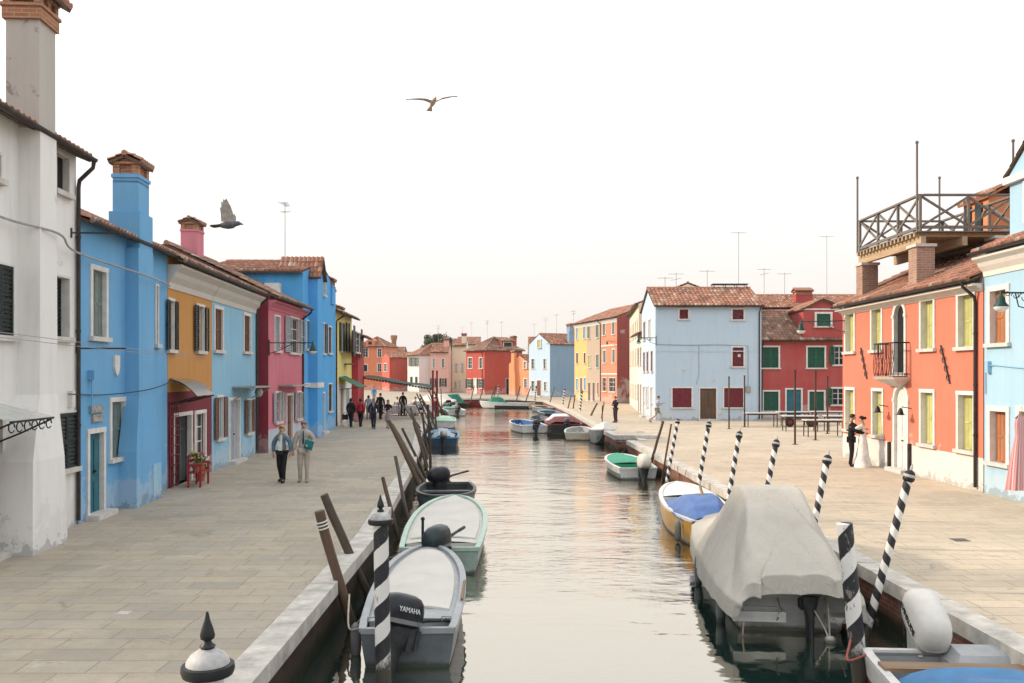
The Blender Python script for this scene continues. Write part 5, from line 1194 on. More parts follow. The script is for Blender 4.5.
# ------------------------------------------------------------------ covers and tarpaulins
def cover(name,label,boat,stations,mat,folds=.02,name2=None,rz=0,group=None,K=91,freq=9,tent=None):
    """cloth: stations (t, half width, bottom z, half top width, top z) along the boat; creased and hanging"""
    rnd=random.Random(len(stations)*7+int(boat.L*10)); N=len(stations); M_=(10 if tent else 6)*(N-1); st_=10 if tent else 6; m=MB(); vs=[];fs=[]
    def lerp(i):
        a=i/st_; k=min(int(a),N-2); f=a-k; f=f*f*(3-2*f)*.5+f*.5; p,q=stations[k],stations[k+1]; return [p[j]+(q[j]-p[j])*f for j in range(5)]
    for i in range(M_+1):
        t,hw,zb,tw,tz=lerp(i); 
        for k in range(K):
            u=-1+2*k/(K-1); a=abs(u)
            # cross section: flat top to a=ta, then a slightly sagging side to the hem
            ta=.34
            if a<ta: x=tw*(a/ta); z=tz+.012*(1-(a/ta)**2)
            else:
                f=(a-ta)/(1-ta); x=tw+(hw-tw)*(f**.92); z=tz+(zb-tz)*(f**1.02)-.05*(tz-zb)*math.sin(f*math.pi)
                if tent:   # taut from the frame to the rail, then hanging
                    zr=hull_sec(min(1,max(0,t)),boat.L,boat.B,boat.H)[1]+.05; xr=hw-.035
                    if f<.72: g_=f/.72; x=tw+(xr-tw)*g_; z=tz+(zr-tz)*g_-.03*(tz-zr)*math.sin(g_*math.pi)
                    else: g_=(f-.72)/.28; x=xr+.035*g_; z=zr+(zb-zr)*g_
            n=noise.noise(Vector((u*2.2+boat.L,t*boat.L*.8,1.7)))
            n2=noise.noise(Vector((u*1.2,t*boat.L*2.6+u*2.0,boat.B*3)))
            cr=math.sin(t*boat.L*freq+3*n+u*2)*max(0,a-.25)
            dd=folds*(1.3*n+1.5*n2+.8*cr)*(.35 if tent else 1)
            if tent:
                yy=(t-tent[0])*boat.L*.75; rr=math.hypot(x,yy); an=math.atan2(u,yy); w_=min(1,max(0,(rr-.35)/.9))
                n3=noise.noise(Vector((an*1.4,rr*.5,4.2))); dd+= .20*w_*(abs(math.sin(an*4.3+2.6*n3+.6))**.6-.66)+.05*w_*math.sin(an*11+4*n3+rr*1.5)+.14*w_*(abs(math.sin(an*7.7+3.3*n3+rr*.8))**.5-.7)
            sg=1 if not tent else min(1,max(.25,(z-.5)/.5)); x=x+dd*.55*sg if tent else x*(1+dd*.9); z+=dd*(.45*sg if tent else .7*(1-.4*a))
            if a>.99: z+=(.05 if not tent else .07)*n2
            vs.append((math.copysign(x,u),t*boat.L+dd*.5,z))
    for i in range(M_):
        for k in range(K-1): a=i*K+k; fs.append((a,a+1,a+K+1,a+K))
    m.add(vs,fs); m.add([(x*.985,y,z-.012) for x,y,z in vs],[tuple(reversed(f)) for f in fs])
    o=m.build(name,mat,None,179); o.location=boat.o.location; o.rotation_euler=boat.o.rotation_euler; o.location.z=boat.o.location.z
    return tag(o,label,'tarpaulin',group)
tG=NT('grey_cover_cloth'); v=tG.map(); n1=tG.noise(v,1.2,5,.6); n2=tG.noise(tG.map((1,1,.3)),2.5,5,.6)
k=tG.mix(tG.ramp(n1,[(.35,0.0),(.75,1.0)]),(.43,.41,.365),(.50,.475,.425)); k=tG.mix(tG.ramp(n2,[(.5,0.0),(.8,.35)]),k,(.32,.30,.265)); tG.color(k); tG.set(Roughness=.85); tG.b.inputs['Specular IOR Level'].default_value=.2
bb=tG.bump(tG.noise(tG.map((2.0,2.0,.8)),4.5,4,.55,2.2),.6,.03); tG.bump(tG.noise(tG.map(),160,2,.5),.1,.003,bb); tG=tG.m
cover('boat_cover','big grey fabric boat cover pulled into a tent over a windscreen',bQ,[(-.112,.86,.40,.56,.72),(-.105,.94,.36,.56,.96),(-.05,1.02,.36,.54,1.12),(.03,1.08,.38,.52,1.36),(.12,1.10,.34,.48,1.68),(.205,1.11,.32,.46,1.95),(.27,1.12,.32,.46,1.97),(.36,1.12,.34,.44,1.88),(.46,1.12,.36,.36,1.58),(.60,1.09,.40,.22,1.22),(.76,.98,.46,.12,1.0),(.90,.62,.56,.05,.92),(.97,.22,.7,.03,.86)],tG,.02,tent=(.24,1.0))
tB=plain('blue_tarp_cloth',S(70,116,186,.8),.5,.15,3,0,.3); tB2=plain('bright_blue_tarp_cloth',S(20,128,190,.8),.5,.15,3,0,.3); tGr=plain('green_tarp_cloth',(.01,.16,.11),.6,.15,4)
cover('tarpaulin','faded blue tarpaulin over the stern half of the white and yellow boat',bP,[(.04,.44,.53,.22,.62),(.10,.58,.54,.28,.84),(.2,.70,.56,.33,.98),(.34,.77,.57,.33,.95),(.45,.76,.59,.30,.80),(.54,.74,.60,.3,.66)],tB,.03)
cover('tarpaulin','bright blue tarpaulin on the boat with the big white outboard',bR,[(.20,.76,.58,.30,.70),(.28,.84,.56,.33,.84),(.42,.90,.54,.35,.94),(.6,.80,.58,.33,.82),(.8,.55,.66,.2,.82),(.95,.18,.74,.05,.78)],tB2,.04)
cover('boat_cover','pale peaked cover over the grey boat by the right quay',bM,[(.03,.85,.60,.3,.72),(.3,.93,.62,.12,1.05),(.6,.86,.66,.08,1.12),(.85,.46,.74,.04,.98),(.98,.06,.82,.02,.84)],gCov,.03)
cover('tarpaulin','pale bundled tarpaulin on the blue boat',bD,[(.12,.5,.45,.2,.55),(.25,.62,.45,.25,.85),(.4,.62,.48,.25,.9),(.55,.5,.5,.2,.7)],plain('pale_blue_tarp',(.38,.46,.50),.7,.15),.06)
cover('boat_cover','wrinkled white cover on the furthest cabin boat at the left',bF2,[(.05,1.05,.55,.6,.9),(.25,1.1,.55,.65,1.5),(.5,1.05,.58,.6,1.55),(.75,.7,.62,.3,1.1),(.95,.2,.7,.1,.8)],gCov,.05)
cover('tarpaulin','green tarpaulin heap on the long far white boat',bH,[(.5,.6,.6,.3,.75),(.6,.75,.6,.4,1.2),(.75,.65,.62,.4,1.25),(.88,.4,.66,.2,.8)],tGr,.06)
cover('tarpaulin','dark green tarpaulin heap on the low dark boat by the pink house',bG,[(.1,.5,.4,.2,.55),(.25,.8,.42,.4,1.5),(.45,.75,.45,.35,1.45),(.6,.4,.5,.2,.7)],tGr,.06)
cover('boat_cover','red folded canopy along the broad dark boat',bK,[(.1,1.0,.66,.6,.75),(.25,1.08,.66,.65,.98),(.42,1.05,.68,.6,1.0),(.55,.85,.7,.4,.85)],plain('red_canopy',(.13,.03,.035),.7,.2),.05)
cover('boat_cover','white canvas hood at the bow of the broad dark boat',bK,[(.57,.92,.7,.4,.88),(.66,.88,.72,.45,1.1),(.8,.6,.76,.3,1.05),(.93,.28,.8,.1,.9)],gW,.04)
# mooring lines
rope('mooring_line',[bA.at(-.62,.02,.5),(-2.3,12.4,-.45),(-2.45,13.25,-.2)],.014,ROPE,'pale line from the grey boat stern to the rope banded post','rope')
rope('mooring_line',[bR.at(.8,.05,.6),(3.95,10.35,-.25),(4.02,10.48,-.1),(4.10,10.55,0.05)],.014,plain('red_rope',(.4,.12,.1),.9,.2,30),'red and white line from the white outboard boat to the thick peeling pole','rope')
rope('mooring_line',[bP.at(-.0,.99,.8),(5.3,27.3,-.2),(5.55,28.0,.06)],.013,ROPEB,'dark line from the bow of the yellow boat to the quay','rope')
# ------------------------------------------------------------------ people
SKIN=plain('skin',(.46,.27,.19),.55,.08,9,0,.05); EYE_M=plain('eye_dark',(.03,.02,.02),.3,.05,4,0,0)
def skinmesh(name,chains,mats,parent,level=1,root=None):
    """chains: lists of (x,y,z,r); points that coincide are welded; one continuous skinned surface"""
    vs=[];rs=[];es=[];idx={}
    def vid(p):
        k=(round(p[0],4),round(p[1],4),round(p[2],4))
        if k not in idx: idx[k]=len(vs); vs.append(k); rs.append(p[3])
        return idx[k]
    for c in chains:
        ids=[vid(p) for p in c]
        es+= [(a,b) for a,b in zip(ids,ids[1:]) if (a,b) not in es and (b,a) not in es]
    me=bpy.data.meshes.new(name); me.from_pydata(vs,es,[]); o=bpy.data.objects.new(name,me); COL.objects.link(o)
    md=o.modifiers.new('skin','SKIN'); md.use_smooth_shade=True; md.branch_smoothing=.6
    for i,sv in enumerate(me.skin_vertices[0].data): 
        r=rs[i]; sv.radius=r if isinstance(r,tuple) else (r,r); sv.use_root=(i==0)
    sb=o.modifiers.new('sub','SUBSURF'); sb.levels=sb.render_levels=level
    bpy.context.view_layer.update()
    m2=bpy.data.meshes.new_from_object(o.evaluated_get(bpy.context.evaluated_depsgraph_get()))
    bpy.data.objects.remove(o); bpy.data.meshes.remove(me)
    m2.name=name; m2.materials.clear()
    for m in (mats if isinstance(mats,(list,tuple)) else [mats]): m2.materials.append(m)
    m2.polygons.foreach_set('use_smooth',[True]*len(m2.polygons))
    q=bpy.data.objects.new(name,m2); COL.objects.link(q); q.parent=parent; return q
def hand(w,d,r=.011,curl=.5,side=1):
    """five finger chains out of the wrist w along direction d"""
    w=Vector(w); d=Vector(d).normalized(); s=d.cross(Vector((0,1,0)));
    if s.length<.1: s=d.cross(Vector((1,0,0)))
    s.normalize(); n=s.cross(d); out=[]
    palm=w+d*.075
    out.append([(*w,.026),(*palm,.03)])
    for k,(o,l) in enumerate(((-.03,.062),(-.01,.075),(.011,.072),(.031,.056))):
        b=palm+s*o*.8+d*.018; c=b+d*l*.55-n*curl*.02*side; e=c+d*l*.4-n*curl*.05*side
        out.append([(*palm,.03),(*b,r),(*c,r*.95),(*e,r*.8)])
    b=w+d*.03+s*.035*side; c=b+d*.035+s*.018*side-n*.012; out.append([(*w,.026),(*b,r*1.15),(*c,r*.95)])
    return out
def person(label,loc,face,h=1.72,pose={},top=None,topmat=None,legs='trousers',legmat=None,shoe=None,hair='short',hairmat=None,hem=.88,skirt=None,female=False,long=True,fingers=True,bag=None,scarf=None,tie=None,group=None,coat=False):
    """face: heading of the gaze in degrees, 0 = toward the bridge (-Y)"""
    k=h/1.75; o=empty('person',loc,R(face),label,'person',group)
    sw=.165 if female else .19
    J=dict(pel=(0,0,.95),sp=(0,.0,1.13),ch=(0,0,1.30),nk=(0,.005,1.50),hd=(0,-.01,1.61),ht=(0,.0,1.70),
      sl=(sw,0,1.41),sr=(-sw,0,1.41),el=(sw+.06,.03,1.13),er=(-sw-.06,.03,1.13),wl=(sw+.06,-.06,.90),wr=(-sw-.06,-.06,.90),
      hl=(.09,0,.90),hr=(-.09,0,.90),kl=(.10,-.02,.50),kr=(-.10,-.02,.50),al=(.10,.03,.09),ar=(-.10,.03,.09))
    J.update(pose); J['up']=tuple(J['ch'][i]+(J['nk'][i]-J['ch'][i])*.56 for i in range(3)); J={a:tuple(c*k for c in b) for a,b in J.items()}
    def toe(a,yaw=0): p=Vector(J[a]); return (p.x*1.15,p.y-.17*k,.035*k)
    def q(n,r): return (*J[n],r*k if not isinstance(r,tuple) else tuple(x*k for x in r))
    tx=.115 if female else .135
    ch=[[q('pel',(.13,.095)),q('sp',(tx,.085)),q('ch',(tx+.015,.10)),q('up',(.105,.075)),q('nk',.054),q('hd',(.072,.088)),q('ht',(.055,.068))],
        [q('up',(.105,.075)),q('sl',.062),q('el',.045),q('wl',.03)],[q('up',(.105,.075)),q('sr',.062),q('er',.045),q('wr',.03)],
        [q('pel',(.13,.095)),q('hl',.085),q('kl',.055),q('al',.036),(*toe('al'),.028*k)],[q('pel',(.13,.095)),q('hr',.085),q('kr',.055),q('ar',.036),(*toe('ar'),.028*k)]]
    hd=Vector(J['hd'])
    ch.append([q('hd',(.072,.088)),(hd.x,hd.y-.098*k,hd.z-.012*k,.013*k)])
    for s in (-1,1): ch.append([q('hd',(.072,.088)),(hd.x+s*.078*k,hd.y+.01*k,hd.z,.013*k)])
    if fingers:
        for a,b,s in (('el','wl',1),('er','wr',-1)): ch+=[[(x,y,z,r*k) for x,y,z,r in c] for c in hand(Vector(J[b]),Vector(J[b])-Vector(J[a]),side=s)]
    else:
        for a,b in (('el','wl'),('er','wr')):
            d=(Vector(J[b])-Vector(J[a])).normalized(); w=Vector(J[b]); ch.append([q(b,.028),(*(w+d*.09*k),.032*k),(*(w+d*.16*k),.018*k)])
    body=skinmesh('body',ch,[SKIN],o)
    f=MB()
    for s in (-1,1): f.ball((hd.x+s*.030*k,hd.y-.079*k,hd.z+.022*k),.011*k,6)
    f.tube([(hd.x-.022*k,hd.y-.081*k,hd.z-.050*k),(hd.x+.022*k,hd.y-.081*k,hd.z-.050*k)],.006*k,5); f.build('face_features',EYE_M,o)
    if topmat:
        g=.026 if not coat else .04; e=lambda n,r:(*J[n],(r+g)*k if not isinstance(r,tuple) else tuple((x+g)*k for x in r))
        c=[]; pl=Vector(J['pel']); 
        hemp=(pl.x,pl.y,(hem-.05)*k,((.14+g)*k,(.105+g)*k))
        c.append([hemp,e('sp',(tx,.085)),e('ch',(tx+.015,.10)),e('up',(.115,.08)),(J['nk'][0],J['nk'][1],J['nk'][2]+.0*k,.085*k)])
        for a,b,d in (('sl','el','wl'),('sr','er','wr')):
            w=Vector(J[d]); ee=Vector(J[b]); 
            if long: c.append([e('up',(.115,.08)),e(a,.07),e(b,.052),(*(ee.lerp(w,1.02)),.048*k)])
            else: c.append([e('up',(.115,.08)),e(a,.068),(*(Vector(J[a]).lerp(ee,.7)),.066*k)])
        skinmesh(top or 'jacket',c,topmat,o)
    if legs in('trousers','shorts'):
        e=lambda n,r:(*J[n],(r+.02)*k if not isinstance(r,tuple) else tuple((x+.014)*k for x in r)); c=[]
        for a,b,d in (('hl','kl','al'),('hr','kr','ar')):
            kn=Vector(J[b]); an=Vector(J[d])
            if legs=='trousers': c.append([e('pel',(.13,.095)),e(a,.088),e(b,.06),(*kn.lerp(an,.6),.062*k),(*kn.lerp(an,1.12),.066*k)])
            else: c.append([e('pel',(.13,.095)),e(a,.088),(*Vector(J[a]).lerp(kn,.9),.078*k)])
        skinmesh(legs,c,legmat,o)
    elif legs=='skirt':
        b=MB(); px,py,pz=J['pel']; prof=skirt or [(.135,1.02),(.17,.9),(.19,.7),(.21,.52)]
        n=28; secs=[]
        for r,z in prof: secs.append([Vector((px+r*k*(1+.06*math.sin(5*t+z*9))*math.cos(t),py+r*k*.85*(1+.06*math.sin(5*t+z*9))*math.sin(t)+max(0,.9-z)*0,z*k)) for t in [2*math.pi*j/n for j in range(n)]])
        b.loft(secs,cap=False); b.loft([[p*.98+Vector((0,0,.01)) for p in s_] for s_ in secs],cap=False); b.build('skirt',legmat,o,179)
    if shoe:
        c=[]
        for a in ('al','ar'):
            p=Vector(J[a]); t=Vector(toe(a)); sm=skinmesh('shoe',[[(p.x,p.y+.03*k,max(.045*k,p.z-.045*k),.056*k),(p.x*1.08,p.y-.07*k,.04*k+max(0,p.z-.09*k),.052*k),(t.x,t.y-.02*k,t.z+max(0,p.z-.09*k)*.8,.044*k)]],shoe,o)
    if hairmat:
        b=MB(); c=hd+Vector((0,.012*k,.045*k)); N=12; 
        vs=[];fs=[]; m=7
        for i in range(m):
            a=(math.pi*.62)*i/(m-1)
            for j in range(N):
                t=2*math.pi*j/N; fr=max(0,-math.sin(t)); ai=a*(1-.42*fr); r=(.092+.010*noise.noise(Vector((j*.9,i*.8,h))))*k
                vs.append(c+Vector((math.sin(ai)*math.cos(t)*r*.98,math.sin(ai)*math.sin(t)*r*1.12,math.cos(ai)*r*1.02)))
        for i in range(m-1):
            for j in range(N): j2=(j+1)%N; fs.append((i*N+j,(i+1)*N+j,(i+1)*N+j2,i*N+j2))
        b.add(vs,fs)
        if hair=='long': b.ball((c.x,c.y+.055*k,c.z-.09*k),.085*k,10,0,(1.05,.6,1.7))
        if hair=='bun': b.ball((c.x,c.y+.105*k,c.z+.015*k),.062*k,10,0,(1,1,.9))
        if hair=='bob': b.ball((c.x,c.y+.03*k,c.z-.05*k),.10*k,10,0,(1.05,.8,1.05))
        b.build('hair',hairmat,o,179)
    if scarf: 
        b=MB(); n=J['nk']; b.lathe([(.055*k,-.03),(.085*k,-.02),(.092*k,.015),(.07*k,.05),(.055*k,.05)],14,(n[0],n[1],n[2]-.0),0,1,1); b.tube([(n[0]-.02,n[1]-.09*k,n[2]-.03),(n[0]-.03,n[1]-.135*k,n[2]-.13*k),(n[0]-.02,n[1]-.14*k,n[2]-.24*k)],[.03,.035,.03],7); b.build('scarf',scarf,o,60)
    if tie:
        shirt,tm=tie; n=Vector(J['ch']); b=MB(); y=n.y-.150*k; b.add([(n.x-.05*k,y+.04*k,1.47*k),(n.x+.05*k,y+.04*k,1.47*k),(n.x+.02*k,y+.01,1.12*k),(n.x-.02*k,y+.01,1.12*k)],[(0,1,2,3)]); b.build('shirt_front',shirt,o)
        b=MB(); b.add([(n.x-.014*k,y+.03*k,1.46*k),(n.x+.014*k,y+.03*k,1.46*k),(n.x+.026*k,y-.004,1.14*k),(n.x,y-.006,1.06*k),(n.x-.026*k,y-.004,1.14*k)],[(0,1,2,3,4)]); b.build('tie',tm,o)
    return o,J,k
C=lambda n,c,r=.85:plain('cloth_'+n,c,r,.15,6,0,.2,.2)
hBl=C('blond_hair',(.40,.26,.12),.6); hGr=C('grey_hair',(.22,.20,.19),.6); hDk=C('dark_hair',(.022,.016,.014),.5); hBr=C('brown_hair',(.09,.05,.03),.6)
cBlack=C('black',(.014,.014,.017)); cDenim=C('denim',(.11,.19,.25)); cBeige=C('beige',(.42,.38,.33)); cBeige2=C('beige_trousers',(.40,.355,.30)); cRed=C('red',(.42,.03,.045)); cNavy=C('navy',(.02,.025,.045)); cWhite=C('white',(.72,.71,.69)); cGrey=C('grey',(.22,.22,.23)); cTeal=C('teal',(.015,.20,.20)); cScarf=C('scarf',(.34,.32,.20)); cBlueL=C('light_blue_shirt',(.35,.46,.60)); cOlive=C('olive',(.26,.27,.18)); cLav=C('patterned',(.30,.24,.27)); cMag=C('magenta',(.42,.08,.30)); shB=C('shoe_black',(.012,.012,.013),.5); shT=C('shoe_tan',(.28,.24,.20),.6)
q=G(282,482.5)
wom,J,k=person('woman in a denim jacket and black trousers with a scarf, walking on the left pavement',q,-8,1.66,dict(el=(.27,.02,1.16),wl=(.25,.02,.93),er=(-.28,.03,1.16),wr=(-.27,.0,.92),kl=(.085,-.07,.50),al=(.075,-.06,.09),kr=(-.09,.0,.50),ar=(-.07,.12,.12)),'denim_jacket',cDenim,'trousers',cBlack,shB,'bob',hBl,hem=.97,female=True,scarf=cScarf)
b=MB(); b.add([(-.05,-.10,1.38),(.05,-.10,1.38),(.06,-.132,1.2),(-.06,-.132,1.2),(.062,-.128,.93),(-.062,-.128,.93)],[(0,1,2,3),(3,2,4,5)]); b.build('shirt_front',cWhite,wom)
q=G(304,482)
man,J,k=person('man in a beige suit with a teal folder, walking beside the denim jacket woman',q,4,1.78,dict(el=(.28,.03,1.16),wl=(.16,-.17,1.08),er=(-.26,.03,1.14),wr=(-.29,-.02,.90),kl=(.09,-.03,.50),al=(.09,-.02,.09),kr=(-.1,-.05,.50),ar=(-.11,.04,.10)),'suit_jacket',cBeige,'trousers',cBeige2,shT,'short',hGr,hem=.80,tie=(cBlueL,cNavy))
b=MB(Matrix.Translation((.17,-.22,1.08))@Matrix.Rotation(R(-20),4,'Z')@Matrix.Rotation(R(14),4,'Y')); b.box(-.13,.13,-.02,.02,-.12,.14); tag(b.build('folder',cTeal,None,None),'teal folder held against his hip by the man in the beige suit','folder'); fo_=bpy.data.objects[-1] if False else None
fold=[ob for ob in bpy.data.objects if ob.name.startswith('folder')][0]; fold.location=man.location; fold.rotation_euler=man.rotation_euler
# group strolling before the awning
def walker(label,px,py,face,h,**kw):
    q=G(px,py); return person(label,q,face,h,fingers=False,**kw)
st=dict(kl=(.08,-.10,.50),al=(.06,-.10,.09),kr=(-.08,.02,.50),ar=(-.06,.16,.13))
o,_,_=walker('person in a long black coat carrying a dark bag, left of the red jacket',351,427.5,170,1.72,pose=st,topmat=cBlack,legmat=cBlack,shoe=shB,hair='bob',hairmat=hDk,hem=.62,coat=True,female=True)
b=MB(); b.box(-.17,.17,-.06,.06,-.36,-.06); b.tube([(-.1,0,-.06),(-.06,0,.06),(.06,0,.06),(.1,0,-.06)],.012,5); bg_=b.build('handbag',cBlack); bg_.location=o.location+Vector((-.33,-.05,.82)); tag(bg_,'dark handbag hanging from the hand of the person in the long black coat','bag')
walker('woman in a red jacket and black trousers seen from behind',360.5,427,178,1.70,pose=st,topmat=cRed,legmat=cBlack,shoe=shB,hair='bob',hairmat=hDk,hem=.80,coat=True,female=True)
walker('man in a dark suit with a white shirt, right of the red jacket',373.5,429,5,1.76,pose=st,topmat=cNavy,legmat=cNavy,shoe=shB,hair='short',hairmat=hGr,hem=.78,tie=(cWhite,cNavy))
walker('woman in a black top and a pale patterned skirt holding something magenta',388,428.5,0,1.66,pose=dict(st,wl=(.1,-.2,1.1)),topmat=cBlack,legs='skirt',legmat=cLav,shoe=shB,hair='long',hairmat=hBr,hem=1.0,long=False,female=True,skirt=[(.13,1.04),(.165,.92),(.17,.7),(.16,.42)])
walker('man in black walking behind the suit group',380.5,419.5,175,1.82,pose=st,topmat=cBlack,legmat=cBlack,shoe=shB,hair='short',hairmat=hDk,hem=.80)
walker('person in a pale top half hidden behind the man in the dark suit',368.5,419,180,1.66,pose={},topmat=cBlueL,legmat=cGrey,shoe=shB,hair='bob',hairmat=hBr,hem=.85)
walker('waiter in black standing at the white restaurant tables',403,416,170,1.78,pose={},topmat=cBlack,legmat=cBlack,shoe=shB,hair='short',hairmat=hDk,hem=.8)
walker('person in a bright blue shirt at the far end of the left pavement',374,402,0,1.7,pose={},topmat=C('bright_blue',(.05,.2,.5)),legmat=cGrey,shoe=shB,hair='short',hairmat=hDk)
# right pavement
walker('man in black holding a phone, standing alone on the right pavement',615.5,422.5,-60,1.70,pose=dict(wl=(.08,-.22,1.18),wr=(-.10,-.2,1.15),el=(.24,-.02,1.14),er=(-.24,-.02,1.14)),topmat=cBlack,legmat=C('dark_plum',(.06,.03,.045)),shoe=shB,hair='short',hairmat=hDk,hem=.82)
walker('man in a light blue shirt and olive shorts running along the ice blue house',657,423.5,88,1.76,pose=dict(pel=(0,0,.93),sp=(0,-.03,1.12),ch=(0,-.06,1.31),nk=(0,-.08,1.48),hd=(0,-.11,1.60),ht=(0,-.10,1.69),sl=(.19,-.06,1.40),sr=(-.19,-.06,1.40),el=(.24,-.20,1.2),wl=(.15,-.40,1.26),er=(-.25,.10,1.17),wr=(-.2,-.14,1.14),kl=(.09,-.26,.58),al=(.09,-.26,.15),kr=(-.09,.10,.50),ar=(-.09,.52,.22)),top='t_shirt',topmat=cBlueL,legs='shorts',legmat=cOlive,shoe=shT,hair='short',hairmat=hBr,hem=.86,long=False)
# bride and groom
qg=Vector((11.46,29.72,0)); qb=Vector((11.78,29.56,0))
person('groom in a black suit embracing the bride before the coral orange house',qg,68,1.78,dict(hd=(0,-.05,1.61),ht=(0,-.045,1.70),el=(.20,-.24,1.22),wl=(.03,-.40,1.24),er=(-.24,-.20,1.16),wr=(-.06,-.42,1.12)),'suit_jacket',cBlack,'trousers',cBlack,shB,'short',hDk,hem=.80,tie=(cWhite,cBlack))
br,J,k=person('bride in a long white gown with black hair pinned up, embracing the groom',qb,-112,1.72,dict(hd=(0,-.05,1.61),ht=(0,-.045,1.70),el=(.22,-.22,1.30),wl=(.08,-.42,1.42),er=(-.24,-.18,1.24),wr=(-.12,-.40,1.24)),'gown_bodice',cWhite,'skirt',cWhite,None,'bun',hDk,hem=1.0,female=True,long=True,
  skirt=[(.125,1.08),(.16,.95),(.195,.7),(.24,.4),(.30,.15),(.35,.0)])

# ------------------------------------------------------------------ birds
bGy=plain('pigeon_grey',(.10,.10,.115),.7,.3,20); bLt=plain('pigeon_pale',(.38,.36,.35),.8,.2,20); bDk=plain('pigeon_dark',(.03,.03,.035),.7,.2,20)
pg=empty('pigeon',P(228,225,9.5),0,'grey pigeon in flight with one wing raised, above the rose chimney','bird','birds in flight')
def ell(y,rx,rz,x,z): return [Vector((x,rx*math.cos(t),z+rz*math.sin(t))) for t in [2*math.pi*j/12 for j in range(12)]]
b=MB(); b.loft([ell(0,.012,.012,-.10,-.005),ell(0,.035,.03,-.06,-.004),ell(0,.046,.044,0,0),ell(0,.04,.042,.05,.004),ell(0,.026,.028,.09,.014),ell(0,.024,.025,.115,.018),ell(0,.014,.014,.135,.014),ell(0,.004,.004,.165,.006)]); b.build('body',bGy,pg,179)
def wing(name,pts,mat,th,parent):
    b=MB(); n=len(pts); b.add([Vector(p) for p in pts]+[Vector(p)+Vector(th) for p in pts],[tuple(range(n)),tuple(range(2*n-1,n-1,-1))]+[(i,(i+1)%n,n+(i+1)%n,n+i) for i in range(n)]); return b.build(name,mat,parent)
wing('wing',[(.06,-.03,.03),(.07,-.05,.10),(.055,-.09,.18),(.02,-.13,.26),(.005,-.12,.24),(-.01,-.125,.255),(-.02,-.115,.22),(-.035,-.12,.23),(-.04,-.10,.17),(-.055,-.10,.17),(-.055,-.07,.11),(-.06,-.04,.03)],bLt,(.004,.006,0),pg)
wing('wing',[(.06,.03,.03),(.06,.09,.07),(.03,.18,.12),(-.01,.26,.16),(-.04,.25,.14),(-.05,.18,.09),(-.06,.09,.05),(-.06,.03,.03)],bGy,(0,-.004,.006),pg)
wing('tail',[(-.07,-.02,0),(-.09,-.06,-.012),(-.17,-.075,-.02),(-.185,-.03,-.02),(-.185,.03,-.02),(-.17,.075,-.02),(-.09,.06,-.012),(-.07,.02,0)],bDk,(0,0,.008),pg)
gu=empty('seagull',P(433,102,21),R(20),'pale seagull gliding high over the canal with spread wings','bird','birds in flight')
gWh=plain('gull_white',(.60,.50,.42),.8,.1,10); gTan=plain('gull_wing',(.56,.46,.40),.8,.15,10)
def ell2(y,r,z): return [Vector((r*math.cos(t),y,z+r*math.sin(t))) for t in [2*math.pi*j/10 for j in range(10)]]
b=MB(); b.loft([ell2(.26,.012,-.06),ell2(.16,.045,-.035),ell2(0,.07,-.0),ell2(-.12,.055,.02),ell2(-.19,.035,.035),ell2(-.235,.028,.038),ell2(-.29,.006,.03)]); b.add([(-.03,.2,-.05),(.03,.2,-.05),(.08,.36,-.11),(-.08,.36,-.11),(-.03,.2,-.06),(.03,.2,-.06),(.08,.36,-.118),(-.08,.36,-.118)],[(0,1,2,3),(7,6,5,4),(0,4,5,1),(1,5,6,2),(2,6,7,3),(3,7,4,0)]); b.build('body',gWh,gu,179)
for s,tipz in ((-1,.02),(1,.23)):
    b=MB(); secs=[]
    for u,c,z,yy in ((.05,.20,.0,0),(.2,.18,.02+tipz*.30,-.03),(.34,.15,.015+tipz*.52,-.02),(.5,.09,.01+tipz*.8,.04),(.62,.03,tipz,.12)):
        secs.append([Vector((s*u,yy-c/2,z)),Vector((s*u,yy-c*.2,z+.018)),Vector((s*u,yy+c/2,z)),Vector((s*u,yy,z-.004))])
    b.loft(secs); b.build('wing',gTan,gu,60)
    b=MB(); b.loft([[Vector((s*.585,yy,z)) for yy,z in ((.05,tipz*.96+.003),(.09,tipz*.96+.014),(.14,tipz*.96+.003),(.09,tipz*.96-.006))],[Vector((s*.68,.17,tipz*1.06)) for _ in range(4)]]); b.build('wing_tip',bDk,gu)
# ------------------------------------------------------------------ wall lamps
LG=plain('lamp_green',(.012,.05,.045),.45,.2,8,.2)
lampglass=plain('lamp_milk_glass',(.72,.72,.70),.25,.03,4,0,0)
def wall_lamp(label,wallpt,lamppt,drop=.25):
    w_,p=Vector(wallpt),Vector(lamppt); o=empty('wall_lamp',w_,0,label,'street lamp','bracket street lamps'); d=p-w_; d.z=0; L=d.length; u=d.normalized()
    b=MB(); b.tube([(0,0,0),u*L+Vector((0,0,0))],.022,6); b.tube([(0,0,-.42),u*.35+Vector((0,0,-.32)),u*L*.55+Vector((0,0,-.02))],.016,5); b.tube([(0,0,.12),(0,0,-.5)],.028,6)
    for c,r in ((.28,.13),(.55,.10),(.8,.07)):
        b.tube([u*L*c+u*(r*math.cos(t))*(1-t*.09)+Vector((0,0,-.16+.16*c+r*math.sin(t)*(1-t*.09))) for t in [j*.6 for j in range(12)]],.011,4)
    b.build('bracket',LG,o,40)
    b=MB(); c=u*L; b.lathe([(.02,.06),(.03,-.02),(.05,-.08),(.09,-.13),(.10,-.22),(.16,-.30),(.165,-.33)],14,c); s=b.build('lamp_shade',LG,o,50)
    b=MB(); b.lathe([(.16,-.331),(.155,-.38),(.10,-.43),(.03,-.45)],14,c); b.build('lamp_glass',lampglass,s,60); return o
wall_lamp('scrolled bracket lamp reaching out from the rose pink house corner',(-9.58,34.72,4.35),P(313,344,34.6))
